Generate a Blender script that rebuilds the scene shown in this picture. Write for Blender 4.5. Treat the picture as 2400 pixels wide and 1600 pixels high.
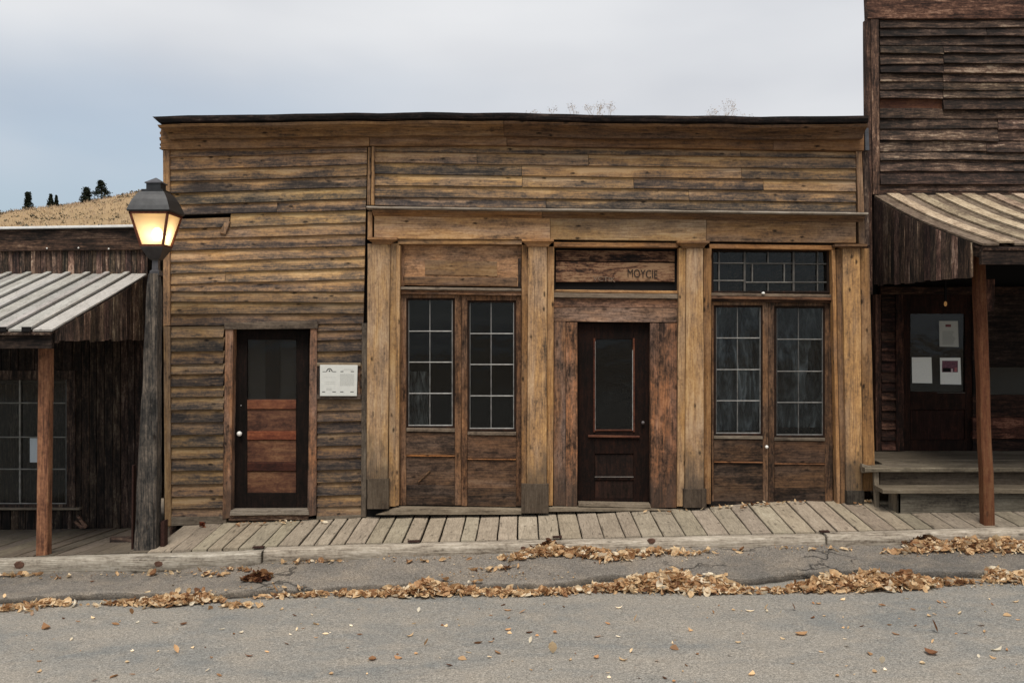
import bpy, bmesh, math, random
from mathutils import Vector, noise as mnoise
random.seed(11)
for o in list(bpy.data.objects): bpy.data.objects.remove(o)
scene = bpy.context.scene
COL = scene.collection
R = random.Random(5)

# ------------------------------------------------------------------ camera, sky, sun, exposure
F, CX, CY, D, H = 2214.0, 1225.0, 800.0, 10.8, 2.4
cam = bpy.data.cameras.new('camera'); camo = bpy.data.objects.new('camera', cam); COL.objects.link(camo)
camo.location = (0, -D, H); camo.rotation_euler = (math.radians(90), 0, 0)
cam.sensor_width = 36; cam.lens = 36 * F / 2400; cam.shift_x = -(CX - 1200) / 2400; cam.clip_end = 3000
scene.camera = camo
scene.view_settings.view_transform = 'Standard'; scene.view_settings.look = 'None'
scene.view_settings.gamma = 1; scene.view_settings.use_curve_mapping = False
scene.view_settings.exposure = 1.12
SUN_EL, SUN_AZ = math.radians(60), math.radians(186)
world = bpy.data.worlds.new('World'); scene.world = world; world.use_nodes = True
wt = world.node_tree; wn = wt.nodes; wl = wt.links; wn.clear()
def wnode(t, **k):
    n = wn.new(t)
    for a, b in k.items(): setattr(n, a, b)
    return n
sky = wnode('ShaderNodeTexSky', sky_type='NISHITA', sun_disc=False, sun_elevation=SUN_EL, sun_rotation=SUN_AZ)
sky.air_density = 1.2; sky.dust_density = 2.5; sky.ozone_density = 1.5
tc = wnode('ShaderNodeTexCoord'); mp = wnode('ShaderNodeMapping')
mp.inputs['Scale'].default_value = (1.1, 1.1, 3.2); mp.inputs['Location'].default_value = (0.35, 0.9, 0.25)
cn = wnode('ShaderNodeTexNoise'); cn.inputs['Scale'].default_value = 1.0; cn.inputs['Detail'].default_value = 5; cn.inputs['Roughness'].default_value = 0.42
cn2 = wnode('ShaderNodeTexNoise'); cn2.inputs['Scale'].default_value = 2.6; cn2.inputs['Detail'].default_value = 4; cn2.inputs['Roughness'].default_value = 0.4
wl.new(tc.outputs['Generated'], mp.inputs['Vector']); wl.new(mp.outputs[0], cn.inputs['Vector']); wl.new(mp.outputs[0], cn2.inputs['Vector'])
sep = wnode('ShaderNodeSeparateXYZ'); wl.new(tc.outputs['Generated'], sep.inputs[0])
def wmath(op, a, b, clamp=False):
    m = wnode('ShaderNodeMath', operation=op, use_clamp=clamp)
    for i, v in enumerate((a, b)):
        if isinstance(v, (int, float)): m.inputs[i].default_value = v
        else: wl.new(v, m.inputs[i])
    return m.outputs[0]
cov = wmath('ADD', wmath('MULTIPLY', cn.outputs[0], 1.6), wmath('MULTIPLY', sep.outputs[2], 2.2))
cov = wmath('ADD', cov, wmath('MULTIPLY', sep.outputs[0], 0.55))
mr = wnode('ShaderNodeMapRange', interpolation_type='SMOOTHSTEP')
mr.inputs['From Min'].default_value = 0.75; mr.inputs['From Max'].default_value = 1.45
wl.new(cov, mr.inputs['Value'])
cr = wnode('ShaderNodeValToRGB')
cr.color_ramp.elements[0].position = 0.3; cr.color_ramp.elements[0].color = (2.75, 2.85, 3.08, 1)
cr.color_ramp.elements[1].position = 0.7; cr.color_ramp.elements[1].color = (3.7, 3.75, 3.85, 1)
wl.new(cn2.outputs[0], cr.inputs[0])
thin = wnode('ShaderNodeMixRGB'); thin.inputs[0].default_value = 0.45; thin.inputs[2].default_value = (1.75, 2.35, 3.0, 1)
skm = wnode('ShaderNodeMixRGB', blend_type='MULTIPLY'); skm.inputs[0].default_value = 1; skm.inputs[2].default_value = (0.62, 0.62, 0.62, 1)
wl.new(sky.outputs[0], skm.inputs[1]); wl.new(skm.outputs[0], thin.inputs[1])
mx = wnode('ShaderNodeMixRGB'); wl.new(mr.outputs[0], mx.inputs[0]); wl.new(thin.outputs[0], mx.inputs[1]); wl.new(cr.outputs[0], mx.inputs[2])
bg = wnode('ShaderNodeBackground'); bg.inputs['Strength'].default_value = 0.1
wl.new(mx.outputs[0], bg.inputs['Color']); wo = wnode('ShaderNodeOutputWorld'); wl.new(bg.outputs[0], wo.inputs['Surface'])
sl = bpy.data.lights.new('sun', 'SUN'); sl.energy = 1.5; sl.angle = math.radians(28); sl.color = (1.0, 0.94, 0.855)
so = bpy.data.objects.new('sun', sl); COL.objects.link(so)
sd = Vector((math.sin(SUN_AZ) * math.cos(SUN_EL), math.cos(SUN_AZ) * math.cos(SUN_EL), math.sin(SUN_EL)))
so.rotation_euler = sd.to_track_quat('Z', 'Y').to_euler(); so.location = (0, -20, 30)

# ------------------------------------------------------------------ helpers
def W(px, py, y):
    d = D + y
    return Vector(((px - CX) * d / F, y, H + (CY - py) * d / F))
def ip(x, pts):
    if x <= pts[0][0]: a, b = pts[0], pts[1]
    elif x >= pts[-1][0]: a, b = pts[-2], pts[-1]
    else:
        for a, b in zip(pts, pts[1:]):
            if a[0] <= x <= b[0]: break
    return a[1] + (b[1] - a[1]) * (x - a[0]) / (b[0] - a[0])
WL = {}
def wloc(o): return WL.get(o.name, Vector((0, 0, 0))) if o else Vector((0, 0, 0))
def tag(o, label=None, cat=None, group=None, kind=None):
    if label: o['label'] = label
    if cat: o['category'] = cat
    if group: o['group'] = group
    if kind: o['kind'] = kind
    return o
def empty(name, loc, **k):
    o = bpy.data.objects.new(name, None); COL.objects.link(o); o.location = loc; o.empty_display_size = 0.2
    WL[o.name] = Vector(loc); return tag(o, **k)
class MB:
    def __init__(s): s.v = []; s.f = []; s.uv = []
    def face(s, idx, uv=None): s.f.append(idx); s.uv.append(uv or [(0.0, 0.5)] * len(idx))
    def slab(s, P00, P10, P11, P01, n, t, seg=None, jit=0.0, cham=0.004, lap=0.0, warp=0.0, back=True):
        n = Vector(n).normalized(); ln = ((P10 - P00).length + (P11 - P01).length) / 2
        wd = max(1e-4, ((P01 - P00).length + (P11 - P10).length) / 2)
        if seg is None: seg = max(1, min(14, int(ln / 0.22))) if jit or warp else 1
        c = min(cham, wd * 0.25, t * 0.5); cv = c / wd
        sd0 = R.uniform(0, 999); base = len(s.v)
        for i in range(seg + 1):
            u = i / seg; A = P00.lerp(P10, u); B = P01.lerp(P11, u); d = (B - A).normalized()
            j0 = jit * 1.6 * mnoise.noise(Vector((u * ln * 2.3, sd0, 1.7))); j1 = jit * 1.6 * mnoise.noise(Vector((u * ln * 2.3, sd0 + 40, 3.1)))
            w0 = warp * 1.5 * mnoise.noise(Vector((u * ln * 0.9, sd0 + 80, 5.2)))
            A = A + d * j0; B = B + d * j1
            o0 = n * (lap + w0); o1 = n * w0
            s.v += [A - n * t, A + o0 - n * c, A + d * c + o0, B - d * c + o1, B + o1 - n * c, B - n * t]
        k = 6; V = [0.0, 0.0, cv, 1 - cv, 1.0, 1.0]
        for i in range(seg):
            a = base + i * k; b = a + k; u0 = ln * i / seg; u1 = ln * (i + 1) / seg
            for j in range(5):
                s.face((a + j, b + j, b + j + 1, a + j + 1), [(u0, V[j]), (u1, V[j]), (u1, V[j + 1]), (u0, V[j + 1])])
            if back: s.face((a + 5, b + 5, b, a))
        s.face(tuple(base + j for j in range(k)), [(0, V[j]) for j in range(k)])
        s.face(tuple(base + seg * k + j for j in reversed(range(k))), [(ln, V[j]) for j in reversed(range(k))])
        return s
    def px(s, TL, TR, BR, BL, y, t, axis='x', **k):
        a, b, c, d = W(*BL, y), W(*BR, y), W(*TR, y), W(*TL, y)
        if axis == 'x': return s.slab(a, b, c, d, (0, -1, 0), t, **k)
        return s.slab(b, c, d, a, (0, -1, 0), t, **k)
    def rect(s, x0, y0, x1, y1, y, t, axis='x', **k):
        return s.px((x0, y0), (x1, y0), (x1, y1), (x0, y1), y, t, axis, **k)
    def box(s, x0, y0, z0, x1, y1, z1):
        b = len(s.v)
        for z in (z0, z1):
            for (x, y) in ((x0, y0), (x1, y0), (x1, y1), (x0, y1)): s.v.append(Vector((x, y, z)))
        for q in ((0, 3, 2, 1), (4, 5, 6, 7), (0, 1, 5, 4), (1, 2, 6, 5), (2, 3, 7, 6), (3, 0, 4, 7)):
            s.face(tuple(b + i for i in q))
        return s
    def prism(s, rings):     # list of rings (same count), closed ends
        b = len(s.v); k = len(rings[0])
        for r in rings: s.v += [Vector(p) for p in r]
        for i in range(len(rings) - 1):
            for j in range(k):
                s.face((b + i * k + j, b + i * k + (j + 1) % k, b + (i + 1) * k + (j + 1) % k, b + (i + 1) * k + j))
        s.face(tuple(b + j for j in reversed(range(k)))); e = b + (len(rings) - 1) * k
        s.face(tuple(e + j for j in range(k))); return s
    def sphere(s, c, r, seg=12, rings=8, sz=1.0):
        b = len(s.v); c = Vector(c)
        for i in range(1, rings):
            t = math.pi * i / rings
            for j in range(seg):
                p = 2 * math.pi * j / seg; s.v.append(c + Vector((r * math.sin(t) * math.cos(p), r * math.sin(t) * math.sin(p), r * sz * math.cos(t))))
        s.v += [c + Vector((0, 0, r * sz)), c - Vector((0, 0, r * sz))]; T = len(s.v) - 2
        for i in range(rings - 2):
            for j in range(seg):
                a = b + i * seg; s.face((a + j, a + seg + j, a + seg + (j + 1) % seg, a + (j + 1) % seg))
        for j in range(seg):
            s.face((T, b + j, b + (j + 1) % seg)); e = b + (rings - 2) * seg; s.face((T + 1, e + (j + 1) % seg, e + j))
        return s
    def build(s, name, mat, parent=None, color=None, smooth=False, fix=True):
        lo = Vector([min(v[i] for v in s.v) for i in range(3)]); hi = Vector([max(v[i] for v in s.v) for i in range(3)])
        c = (lo + hi) / 2
        if parent is None: c.z = lo.z
        me = bpy.data.meshes.new(name); me.from_pydata([v - c for v in s.v], [], s.f)
        uv = me.uv_layers.new(name='UVMap'); k = 0
        for p, u in zip(me.polygons, s.uv):
            for li, q in zip(p.loop_indices, u): uv.data[li].uv = q
        if fix:
            bm = bmesh.new(); bm.from_mesh(me); bmesh.ops.recalc_face_normals(bm, faces=bm.faces); bm.to_mesh(me); bm.free()
        if smooth: me.polygons.foreach_set('use_smooth', [True] * len(me.polygons))
        if isinstance(mat, str): mat = M[mat]
        me.materials.append(mat)
        o = bpy.data.objects.new(name, me); COL.objects.link(o); o.parent = parent
        o.location = c - wloc(parent); WL[o.name] = c
        if color is not None: o.color = (*color, 1) if len(color) == 3 else color
        return o
def tint(b=1.0, v=0.12, w=0.04, base=(1, 1, 1)):
    k = b * R.uniform(1 - v, 1 + v)
    return tuple(max(0, c * k * R.uniform(1 - w, 1 + w)) for c in base)

# ------------------------------------------------------------------ materials
M = {}
class NT:
    def __init__(s, name):
        s.m = bpy.data.materials.new(name); s.m.use_nodes = True; s.t = s.m.node_tree; s.t.nodes.clear(); M[name] = s.m
    def n(s, typ, ins=None, **k):
        x = s.t.nodes.new(typ)
        for a, b in k.items(): setattr(x, a, b)
        for a, b in (ins or {}).items(): s.set(x, a, b)
        return x
    def set(s, x, a, b):
        if isinstance(b, bpy.types.NodeSocket): s.t.links.new(b, x.inputs[a])
        else: x.inputs[a].default_value = b
    def math(s, op, a, b=0.0, c=None, clamp=False):
        x = s.n('ShaderNodeMath', operation=op, use_clamp=clamp); s.set(x, 0, a); s.set(x, 1, b)
        if c is not None: s.set(x, 2, c)
        return x.outputs[0]
    def mix(s, f, a, b, mode='MIX'):
        x = s.n('ShaderNodeMixRGB', blend_type=mode); s.set(x, 0, f); s.set(x, 1, a); s.set(x, 2, b); return x.outputs[0]
    def noise(s, vec, scale=1.0, detail=3.0, rough=0.5, dist=0.0):
        x = s.n('ShaderNodeTexNoise', {'Vector': vec, 'Scale': scale, 'Detail': detail, 'Roughness': rough, 'Distortion': dist}); return x.outputs[0]
    def ramp(s, fac, stops, interp='LINEAR'):
        x = s.n('ShaderNodeValToRGB'); e = x.color_ramp; e.interpolation = interp
        while len(e.elements) < len(stops): e.elements.new(0.5)
        for el, (p, c) in zip(e.elements, stops): el.position = p; el.color = (*c, 1) if len(c) == 3 else c
        s.set(x, 0, fac); return x.outputs[0]
    def map(s, vec, sc): return s.n('ShaderNodeMapping', {'Vector': vec, 'Scale': sc}).outputs[0]
    def out(s, sh): s.t.links.new(sh, s.n('ShaderNodeOutputMaterial').inputs['Surface']); return s.m
    def pbsdf(s, col, rough=0.8, normal=None, spec=0.3, **k):
        x = s.n('ShaderNodeBsdfPrincipled'); s.set(x, 'Base Color', col); s.set(x, 'Roughness', rough); s.set(x, 'Specular IOR Level', spec)
        if normal is not None: s.set(x, 'Normal', normal)
        for a, b in k.items(): s.set(x, a.replace('_', ' '), b)
        return x.outputs[0]
    def bump(s, h, strength=0.4, dist=0.01): return s.n('ShaderNodeBump', {'Height': h, 'Strength': strength, 'Distance': dist}).outputs[0]

def axis_scale(axis, al, ac): return tuple(al if 'xyz'[i] == axis else ac for i in range(3))
def wood(name, axis, stops, k_streak=2.2, k_blotch=1.2, k_grain=0.5, k_v=0.0, k_obj=0.35, knots=0.5, rough=0.85, bumps=0.5, streak=(0.9, 9.0), bias=0.0, spec=0.2, rot=False, grey=0.0):
    t = NT(name); obj = t.n('ShaderNodeTexCoord').outputs['Object']; oi = t.n('ShaderNodeObjectInfo')
    off = t.n('ShaderNodeCombineXYZ', {0: t.math('MULTIPLY', oi.outputs['Random'], 91.0), 1: t.math('MULTIPLY', oi.outputs['Random'], 157.0), 2: t.math('MULTIPLY', oi.outputs['Random'], 57.0)}).outputs[0]
    vec = t.n('ShaderNodeVectorMath', {0: obj, 1: off}, operation='ADD').outputs[0]
    s1 = t.noise(t.map(vec, axis_scale(axis, *streak)), 1.0, 8, 0.68, 0.9)
    s2 = t.noise(t.map(vec, axis_scale(axis, streak[0] * 2.6, streak[1] * 2.6)), 1.0, 7, 0.7, 1.0)
    g = t.noise(t.map(vec, axis_scale(axis, 3.5, 140)), 1.0, 4, 0.6, 0.3)
    b = t.noise(vec, 2.3, 4, 0.55, 0.3)
    sp = t.noise(vec, 38, 3, 0.6)
    s3 = t.noise(t.map(vec, axis_scale(axis, 6.0, 30)), 1.0, 5, 0.7, 0.9)
    i2 = t.noise(t.map(vec, axis_scale(axis, 9.0, 16)), 1.0, 5, 0.7, 1.2)
    f = t.math('MULTIPLY_ADD', t.math('SUBTRACT', s1, 0.5), k_streak * 0.85, 0.5 + bias)
    f = t.math('MULTIPLY_ADD', t.math('SUBTRACT', s3, 0.5), k_streak * 0.75, f)
    f = t.math('MULTIPLY_ADD', t.math('SUBTRACT', i2, 0.5), k_blotch * 0.9, f)
    f = t.math('MULTIPLY_ADD', t.math('SUBTRACT', s2, 0.5), k_streak * 0.7, f)
    f = t.math('MULTIPLY_ADD', t.math('SUBTRACT', b, 0.5), k_blotch, f)
    f = t.math('MULTIPLY_ADD', t.math('SUBTRACT', g, 0.5), k_grain, f)
    f = t.math('MULTIPLY_ADD', t.math('SUBTRACT', sp, 0.5), 0.6, f)
    f = t.math('MULTIPLY_ADD', t.math('SUBTRACT', oi.outputs['Random'], 0.5), k_obj, f)
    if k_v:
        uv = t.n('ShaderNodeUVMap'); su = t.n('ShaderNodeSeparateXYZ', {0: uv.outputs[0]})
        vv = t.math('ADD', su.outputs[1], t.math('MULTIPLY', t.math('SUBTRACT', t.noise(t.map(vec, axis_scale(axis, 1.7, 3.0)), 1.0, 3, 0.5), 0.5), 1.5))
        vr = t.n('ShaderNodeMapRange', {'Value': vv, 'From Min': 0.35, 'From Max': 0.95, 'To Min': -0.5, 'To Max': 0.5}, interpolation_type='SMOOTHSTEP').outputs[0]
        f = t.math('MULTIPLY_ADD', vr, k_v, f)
    col = t.ramp(f, stops)
    gr = t.n('ShaderNodeMapRange', {'Value': g, 'From Min': 0.3, 'From Max': 0.7, 'To Min': 0.78, 'To Max': 1.1}).outputs[0]
    col = t.mix(1.0, col, gr, 'MULTIPLY')
    if grey:
        gm = t.n('ShaderNodeMapRange', {'Value': t.noise(t.map(vec, axis_scale(axis, 1.0, 4.0)), 1.0, 5, 0.6, 0.5), 'From Min': 0.42, 'From Max': 0.66, 'To Min': 0.0, 'To Max': grey}).outputs[0]
        hs = t.n('ShaderNodeHueSaturation', {'Saturation': 0.42, 'Value': 0.82, 'Color': col}).outputs[0]
        col = t.mix(gm, col, t.mix(1.0, hs, (1.0, 0.97, 1.0, 1), 'MULTIPLY'))
    if knots:
        vo = t.n('ShaderNodeTexVoronoi', {'Vector': t.map(vec, axis_scale(axis, 4.2, 9.5)), 'Scale': 1.0, 'Randomness': 1.0})
        vo.inputs['Detail'].default_value = 0
        dd = t.math('ADD', vo.outputs['Distance'], t.math('MULTIPLY', t.math('SUBTRACT', sp, 0.5), 0.12))
        kn = t.n('ShaderNodeMapRange', {'Value': dd, 'From Min': 0.07, 'From Max': 0.17, 'To Min': knots, 'To Max': 0.0}).outputs[0]
        col = t.mix(kn, col, (0.02, 0.014, 0.01, 1))
    ck = t.noise(t.map(vec, axis_scale(axis, 0.7, 42)), 1.0, 3, 0.55, 0.6)
    ckf = t.n('ShaderNodeMapRange', {'Value': ck, 'From Min': 0.62, 'From Max': 0.70, 'To Min': 0.0, 'To Max': 0.55}).outputs[0]
    col = t.mix(ckf, col, (0.022, 0.017, 0.014, 1))
    if rot:      # ragged black rot creeping up from the plank end
        uv2 = t.n('ShaderNodeUVMap'); su2 = t.n('ShaderNodeSeparateXYZ', {0: uv2.outputs[0]})
        rn = t.math('ADD', t.math('MULTIPLY', t.noise(t.map(vec, axis_scale(axis, 2.2, 9)), 1.0, 4, 0.6), 1.3), t.math('MULTIPLY', su2.outputs[0], -1.0))
        rf = t.n('ShaderNodeMapRange', {'Value': rn, 'From Min': 0.12, 'From Max': 0.5, 'To Min': 0.0, 'To Max': 0.7}).outputs[0]
        col = t.mix(rf, col, (0.045, 0.040, 0.036, 1))
    col = t.mix(1.0, col, oi.outputs['Color'], 'MULTIPLY')
    h = t.math('ADD', t.math('MULTIPLY', g, 0.7), t.math('ADD', t.math('MULTIPLY', s2, 0.8), t.math('MULTIPLY', sp, 0.3)))
    return t.out(t.pbsdf(col, rough, t.bump(h, bumps, 0.006), spec))

TAN = [(0.0, (0.040, 0.031, 0.025)), (0.20, (0.10, 0.070, 0.048)), (0.40, (0.215, 0.134, 0.077)), (0.58, (0.315, 0.192, 0.100)), (0.78, (0.41, 0.248, 0.118)), (1.0, (0.50, 0.33, 0.172))]
SID = [(0.0, (0.036, 0.030, 0.028)), (0.20, (0.072, 0.056, 0.046)), (0.38, (0.150, 0.102, 0.066)), (0.56, (0.268, 0.162, 0.082)), (0.78, (0.40, 0.236, 0.102)), (1.0, (0.50, 0.325, 0.160))]
GRY = [(0.0, (0.085, 0.072, 0.060)), (0.25, (0.175, 0.15, 0.122)), (0.5, (0.27, 0.235, 0.19)), (0.75, (0.345, 0.305, 0.25)), (1.0, (0.44, 0.40, 0.34))]
DRK = [(0.0, (0.012, 0.010, 0.009)), (0.3, (0.032, 0.023, 0.019)), (0.5, (0.068, 0.044, 0.034)), (0.7, (0.112, 0.074, 0.055)), (0.88, (0.19, 0.13, 0.094)), (1.0, (0.30, 0.235, 0.18))]
for ax in 'xyz':
    wood('tan_' + ax, ax, TAN, 1.25, 0.9, 0.5, k_obj=0.2, knots=0.9, bias=0.15, grey=0.5)
    wood('gray_' + ax, ax, GRY, 1.3, 0.9, 0.55, k_obj=0.45, knots=0.35, bias=0.02)
    wood('dark_' + ax, ax, DRK, 2.0, 1.0, 0.55, k_obj=0.3, knots=0.4, bias=-0.04)
    wood('red_' + ax, ax, [(0, (0.03, 0.021, 0.016)), (0.3, (0.10, 0.062, 0.041)), (0.55, (0.20, 0.122, 0.075)), (0.8, (0.30, 0.178, 0.102)), (1, (0.38, 0.25, 0.15))], 1.4, 1.2, 0.5, knots=0.8, grey=0.6)
wood('plank_y', 'y', [(0.0, (0.10, 0.088, 0.072)), (0.25, (0.20, 0.175, 0.142)), (0.5, (0.272, 0.238, 0.193)), (0.75, (0.33, 0.292, 0.238)), (1.0, (0.41, 0.37, 0.31))], 0.9, 0.7, 0.5, k_obj=0.12, knots=0.55, bias=0.05, streak=(1.2, 11))
wood('kerb_x', 'x', [(0.0, (0.08, 0.066, 0.052)), (0.2, (0.18, 0.155, 0.126)), (0.45, (0.30, 0.268, 0.225)), (0.75, (0.40, 0.365, 0.31)), (1.0, (0.50, 0.465, 0.41))], 1.8, 1.0, 0.7, k_obj=0.1, knots=0.7, bias=0.05, streak=(0.9, 20), bumps=0.9)
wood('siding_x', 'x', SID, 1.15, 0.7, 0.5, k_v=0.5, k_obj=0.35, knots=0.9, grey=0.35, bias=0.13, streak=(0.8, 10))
wood('door_x', 'x', [(0, (0.05, 0.020, 0.013)), (0.4, (0.12, 0.048, 0.028)), (0.7, (0.18, 0.080, 0.042)), (1, (0.25, 0.125, 0.065))], 1.0, 1.6, 0.3, knots=0.0, rough=0.6)
wood('espresso_z', 'z', [(0, (0.006, 0.005, 0.004)), (0.5, (0.017, 0.011, 0.009)), (1, (0.048, 0.023, 0.015))], 1.2, 1.0, 0.3, knots=0.0, rough=0.75, spec=0.1)
wood('cedar_z', 'z', [(0, (0.10, 0.045, 0.028)), (0.35, (0.24, 0.11, 0.06)), (0.65, (0.36, 0.185, 0.10)), (1, (0.46, 0.29, 0.16))], 1.5, 0.8, 0.4, knots=0.5, streak=(0.6, 14))
wood('weathered_z', 'z', [(0, (0.03, 0.032, 0.034)), (0.35, (0.085, 0.086, 0.086)), (0.65, (0.155, 0.146, 0.135)), (1, (0.29, 0.265, 0.235))], 2.2, 1.4, 0.7, knots=0.8, streak=(0.8, 16), bumps=0.9)
wood('roofboard_y', 'y', [(0, (0.10, 0.075, 0.055)), (0.3, (0.23, 0.175, 0.13)), (0.6, (0.40, 0.325, 0.245)), (1, (0.53, 0.45, 0.36))], 1.2, 0.9, 0.4, knots=0.2, streak=(0.8, 9))
wood('roofgray_y', 'y', [(0, (0.30, 0.288, 0.27)), (0.4, (0.50, 0.485, 0.46)), (0.7, (0.62, 0.605, 0.58)), (1, (0.70, 0.69, 0.665))], 0.8, 0.9, 0.2, knots=0.0, streak=(0.8, 9), bumps=0.25)
wood('signboard_x', 'x', [(0, (0.018, 0.013, 0.011)), (0.3, (0.045, 0.028, 0.021)), (0.5, (0.13, 0.07, 0.045)), (0.72, (0.24, 0.14, 0.085)), (1, (0.34, 0.23, 0.14))], 2.6, 1.8, 0.4, knots=0.6)

def plain(name, col, rough=0.7, spec=0.3, nz=0.0, sc=30.0, **k):
    t = NT(name); oi = t.n('ShaderNodeObjectInfo'); c = t.mix(1.0, (*col, 1), oi.outputs['Color'], 'MULTIPLY')
    vec = t.n('ShaderNodeTexCoord').outputs['Object']
    n1 = t.noise(vec, sc, 4, 0.6)
    if nz:
        c = t.mix(1.0, c, t.n('ShaderNodeMapRange', {'Value': n1, 'From Min': 0.3, 'From Max': 0.7, 'To Min': 1 - nz, 'To Max': 1 + nz * 0.5}).outputs[0], 'MULTIPLY')
    return t.out(t.pbsdf(c, rough, t.bump(n1, 0.15, 0.003), spec, **k))
plain('black', (0.012, 0.011, 0.011), 0.9, 0.1)
plain('iron', (0.035, 0.033, 0.033), 0.45, 0.5, 0.4, 18)
plain('rust', (0.05, 0.022, 0.016), 0.8, 0.2, 0.5, 40)
plain('lantern_metal', (0.035, 0.036, 0.038), 0.38, 0.5, 0.4, 14, Metallic=0.3)
plain('porcelain', (0.78, 0.76, 0.71), 0.25, 0.5)
plain('muntin', (0.34, 0.33, 0.31), 0.6, 0.3, 0.5, 9)
plain('paper', (0.72, 0.72, 0.69), 0.85, 0.1, 0.06, 60)
plain('board_paint', (0.58, 0.58, 0.54), 0.7, 0.2, 0.06, 25)
plain('ink', (0.07, 0.07, 0.065), 0.8, 0.1)
plain('ink_grey', (0.40, 0.40, 0.37), 0.8, 0.1)
t = NT('letter_black'); vec = t.n('ShaderNodeTexCoord').outputs['Object']
al = t.n('ShaderNodeMapRange', {'Value': t.noise(vec, 38, 4, 0.65), 'From Min': 0.36, 'From Max': 0.56, 'To Min': 0.35, 'To Max': 0.95}).outputs[0]
t.out(t.n('ShaderNodeMixShader', {0: al, 1: t.n('ShaderNodeBsdfTransparent').outputs[0], 2: t.pbsdf((0.014, 0.011, 0.011, 1), 0.85)}).outputs[0])
plain('photo_print', (0.16, 0.055, 0.085), 0.5, 0.3, 0.7, 45)
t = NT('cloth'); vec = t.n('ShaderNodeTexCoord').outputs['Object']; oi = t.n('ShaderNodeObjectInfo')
c = t.ramp(t.noise(t.map(vec, (4.5, 4.5, 1.9)), 1.0, 3, 0.5, 1.8), [(0.36, (0.035, 0.037, 0.040)), (0.52, (0.10, 0.106, 0.112)), (0.72, (0.26, 0.27, 0.28))])  # light and dark of the folds painted into the cloth colour
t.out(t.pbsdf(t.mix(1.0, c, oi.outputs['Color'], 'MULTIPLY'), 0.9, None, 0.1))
plain('metal_white', (0.62, 0.62, 0.61), 0.5, 0.4, 0.15, 12)
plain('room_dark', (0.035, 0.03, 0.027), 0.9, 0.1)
plain('bark', (0.10, 0.075, 0.055), 0.9, 0.1, 0.4, 20)
plain('twig', (0.5, 0.40, 0.30), 0.9, 0.1, 0.4, 20)
wood('jamb_z', 'z', [(0, (0.03, 0.021, 0.016)), (0.25, (0.10, 0.064, 0.043)), (0.5, (0.19, 0.115, 0.072)), (0.75, (0.31, 0.165, 0.088)), (1, (0.40, 0.24, 0.135))], 1.7, 1.6, 0.5, knots=0.8, streak=(0.7, 8), rot=True, grey=0.7)
wood('pilaster_z', 'z', TAN, 1.25, 0.9, 0.5, k_obj=0.2, knots=0.85, bias=0.13, rot=True, grey=0.5)
# window glass: thin sheet, Fresnel mirror over clear
t = NT('glass'); fr = t.n('ShaderNodeFresnel', {'IOR': 1.5}); vec = t.n('ShaderNodeTexCoord').outputs['Object']
nrm = t.bump(t.noise(vec, 5, 2, 0.5), 0.25, 0.01)
dust = t.math('MULTIPLY', t.noise(vec, 9, 5, 0.6), 0.014)
gl = t.n('ShaderNodeBsdfGlossy', {'Roughness': 0.06, 'Normal': nrm, 'Color': (0.9, 0.92, 0.93, 1)}).outputs[0]
tr = t.n('ShaderNodeBsdfTransparent', {'Color': (0.8, 0.82, 0.82, 1)}).outputs[0]
df = t.n('ShaderNodeBsdfDiffuse', {'Color': (0.35, 0.35, 0.34, 1)}).outputs[0]
m0 = t.n('ShaderNodeMixShader', {0: dust, 1: tr, 2: df}).outputs[0]
t.out(t.n('ShaderNodeMixShader', {0: t.math('MULTIPLY', fr.outputs[0], 0.42), 1: m0, 2: gl}).outputs[0])
# lantern glass and bulb
t = NT('lantern_glass'); tl = t.n('ShaderNodeBsdfTranslucent', {'Color': (1.0, 0.87, 0.68, 1)}).outputs[0]; tr = t.n('ShaderNodeBsdfTransparent', {'Color': (1, 0.97, 0.88, 1)}).outputs[0]
gl = t.n('ShaderNodeBsdfGlossy', {'Roughness': 0.2}).outputs[0]
a = t.n('ShaderNodeMixShader', {0: 0.5, 1: tl, 2: tr}).outputs[0]
t.out(t.n('ShaderNodeMixShader', {0: 0.05, 1: a, 2: gl}).outputs[0])
t = NT('bulb'); t.out(t.n('ShaderNodeEmission', {'Color': (1.0, 0.83, 0.56, 1), 'Strength': 9.5}).outputs[0])
t = NT('bulb_dim'); t.out(t.n('ShaderNodeEmission', {'Color': (1.0, 0.5, 0.18, 1), 'Strength': 0.09}).outputs[0])
plain('lantern_inner', (0.60, 0.42, 0.22), 0.6, 0.2, 0.2, 20)
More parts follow.
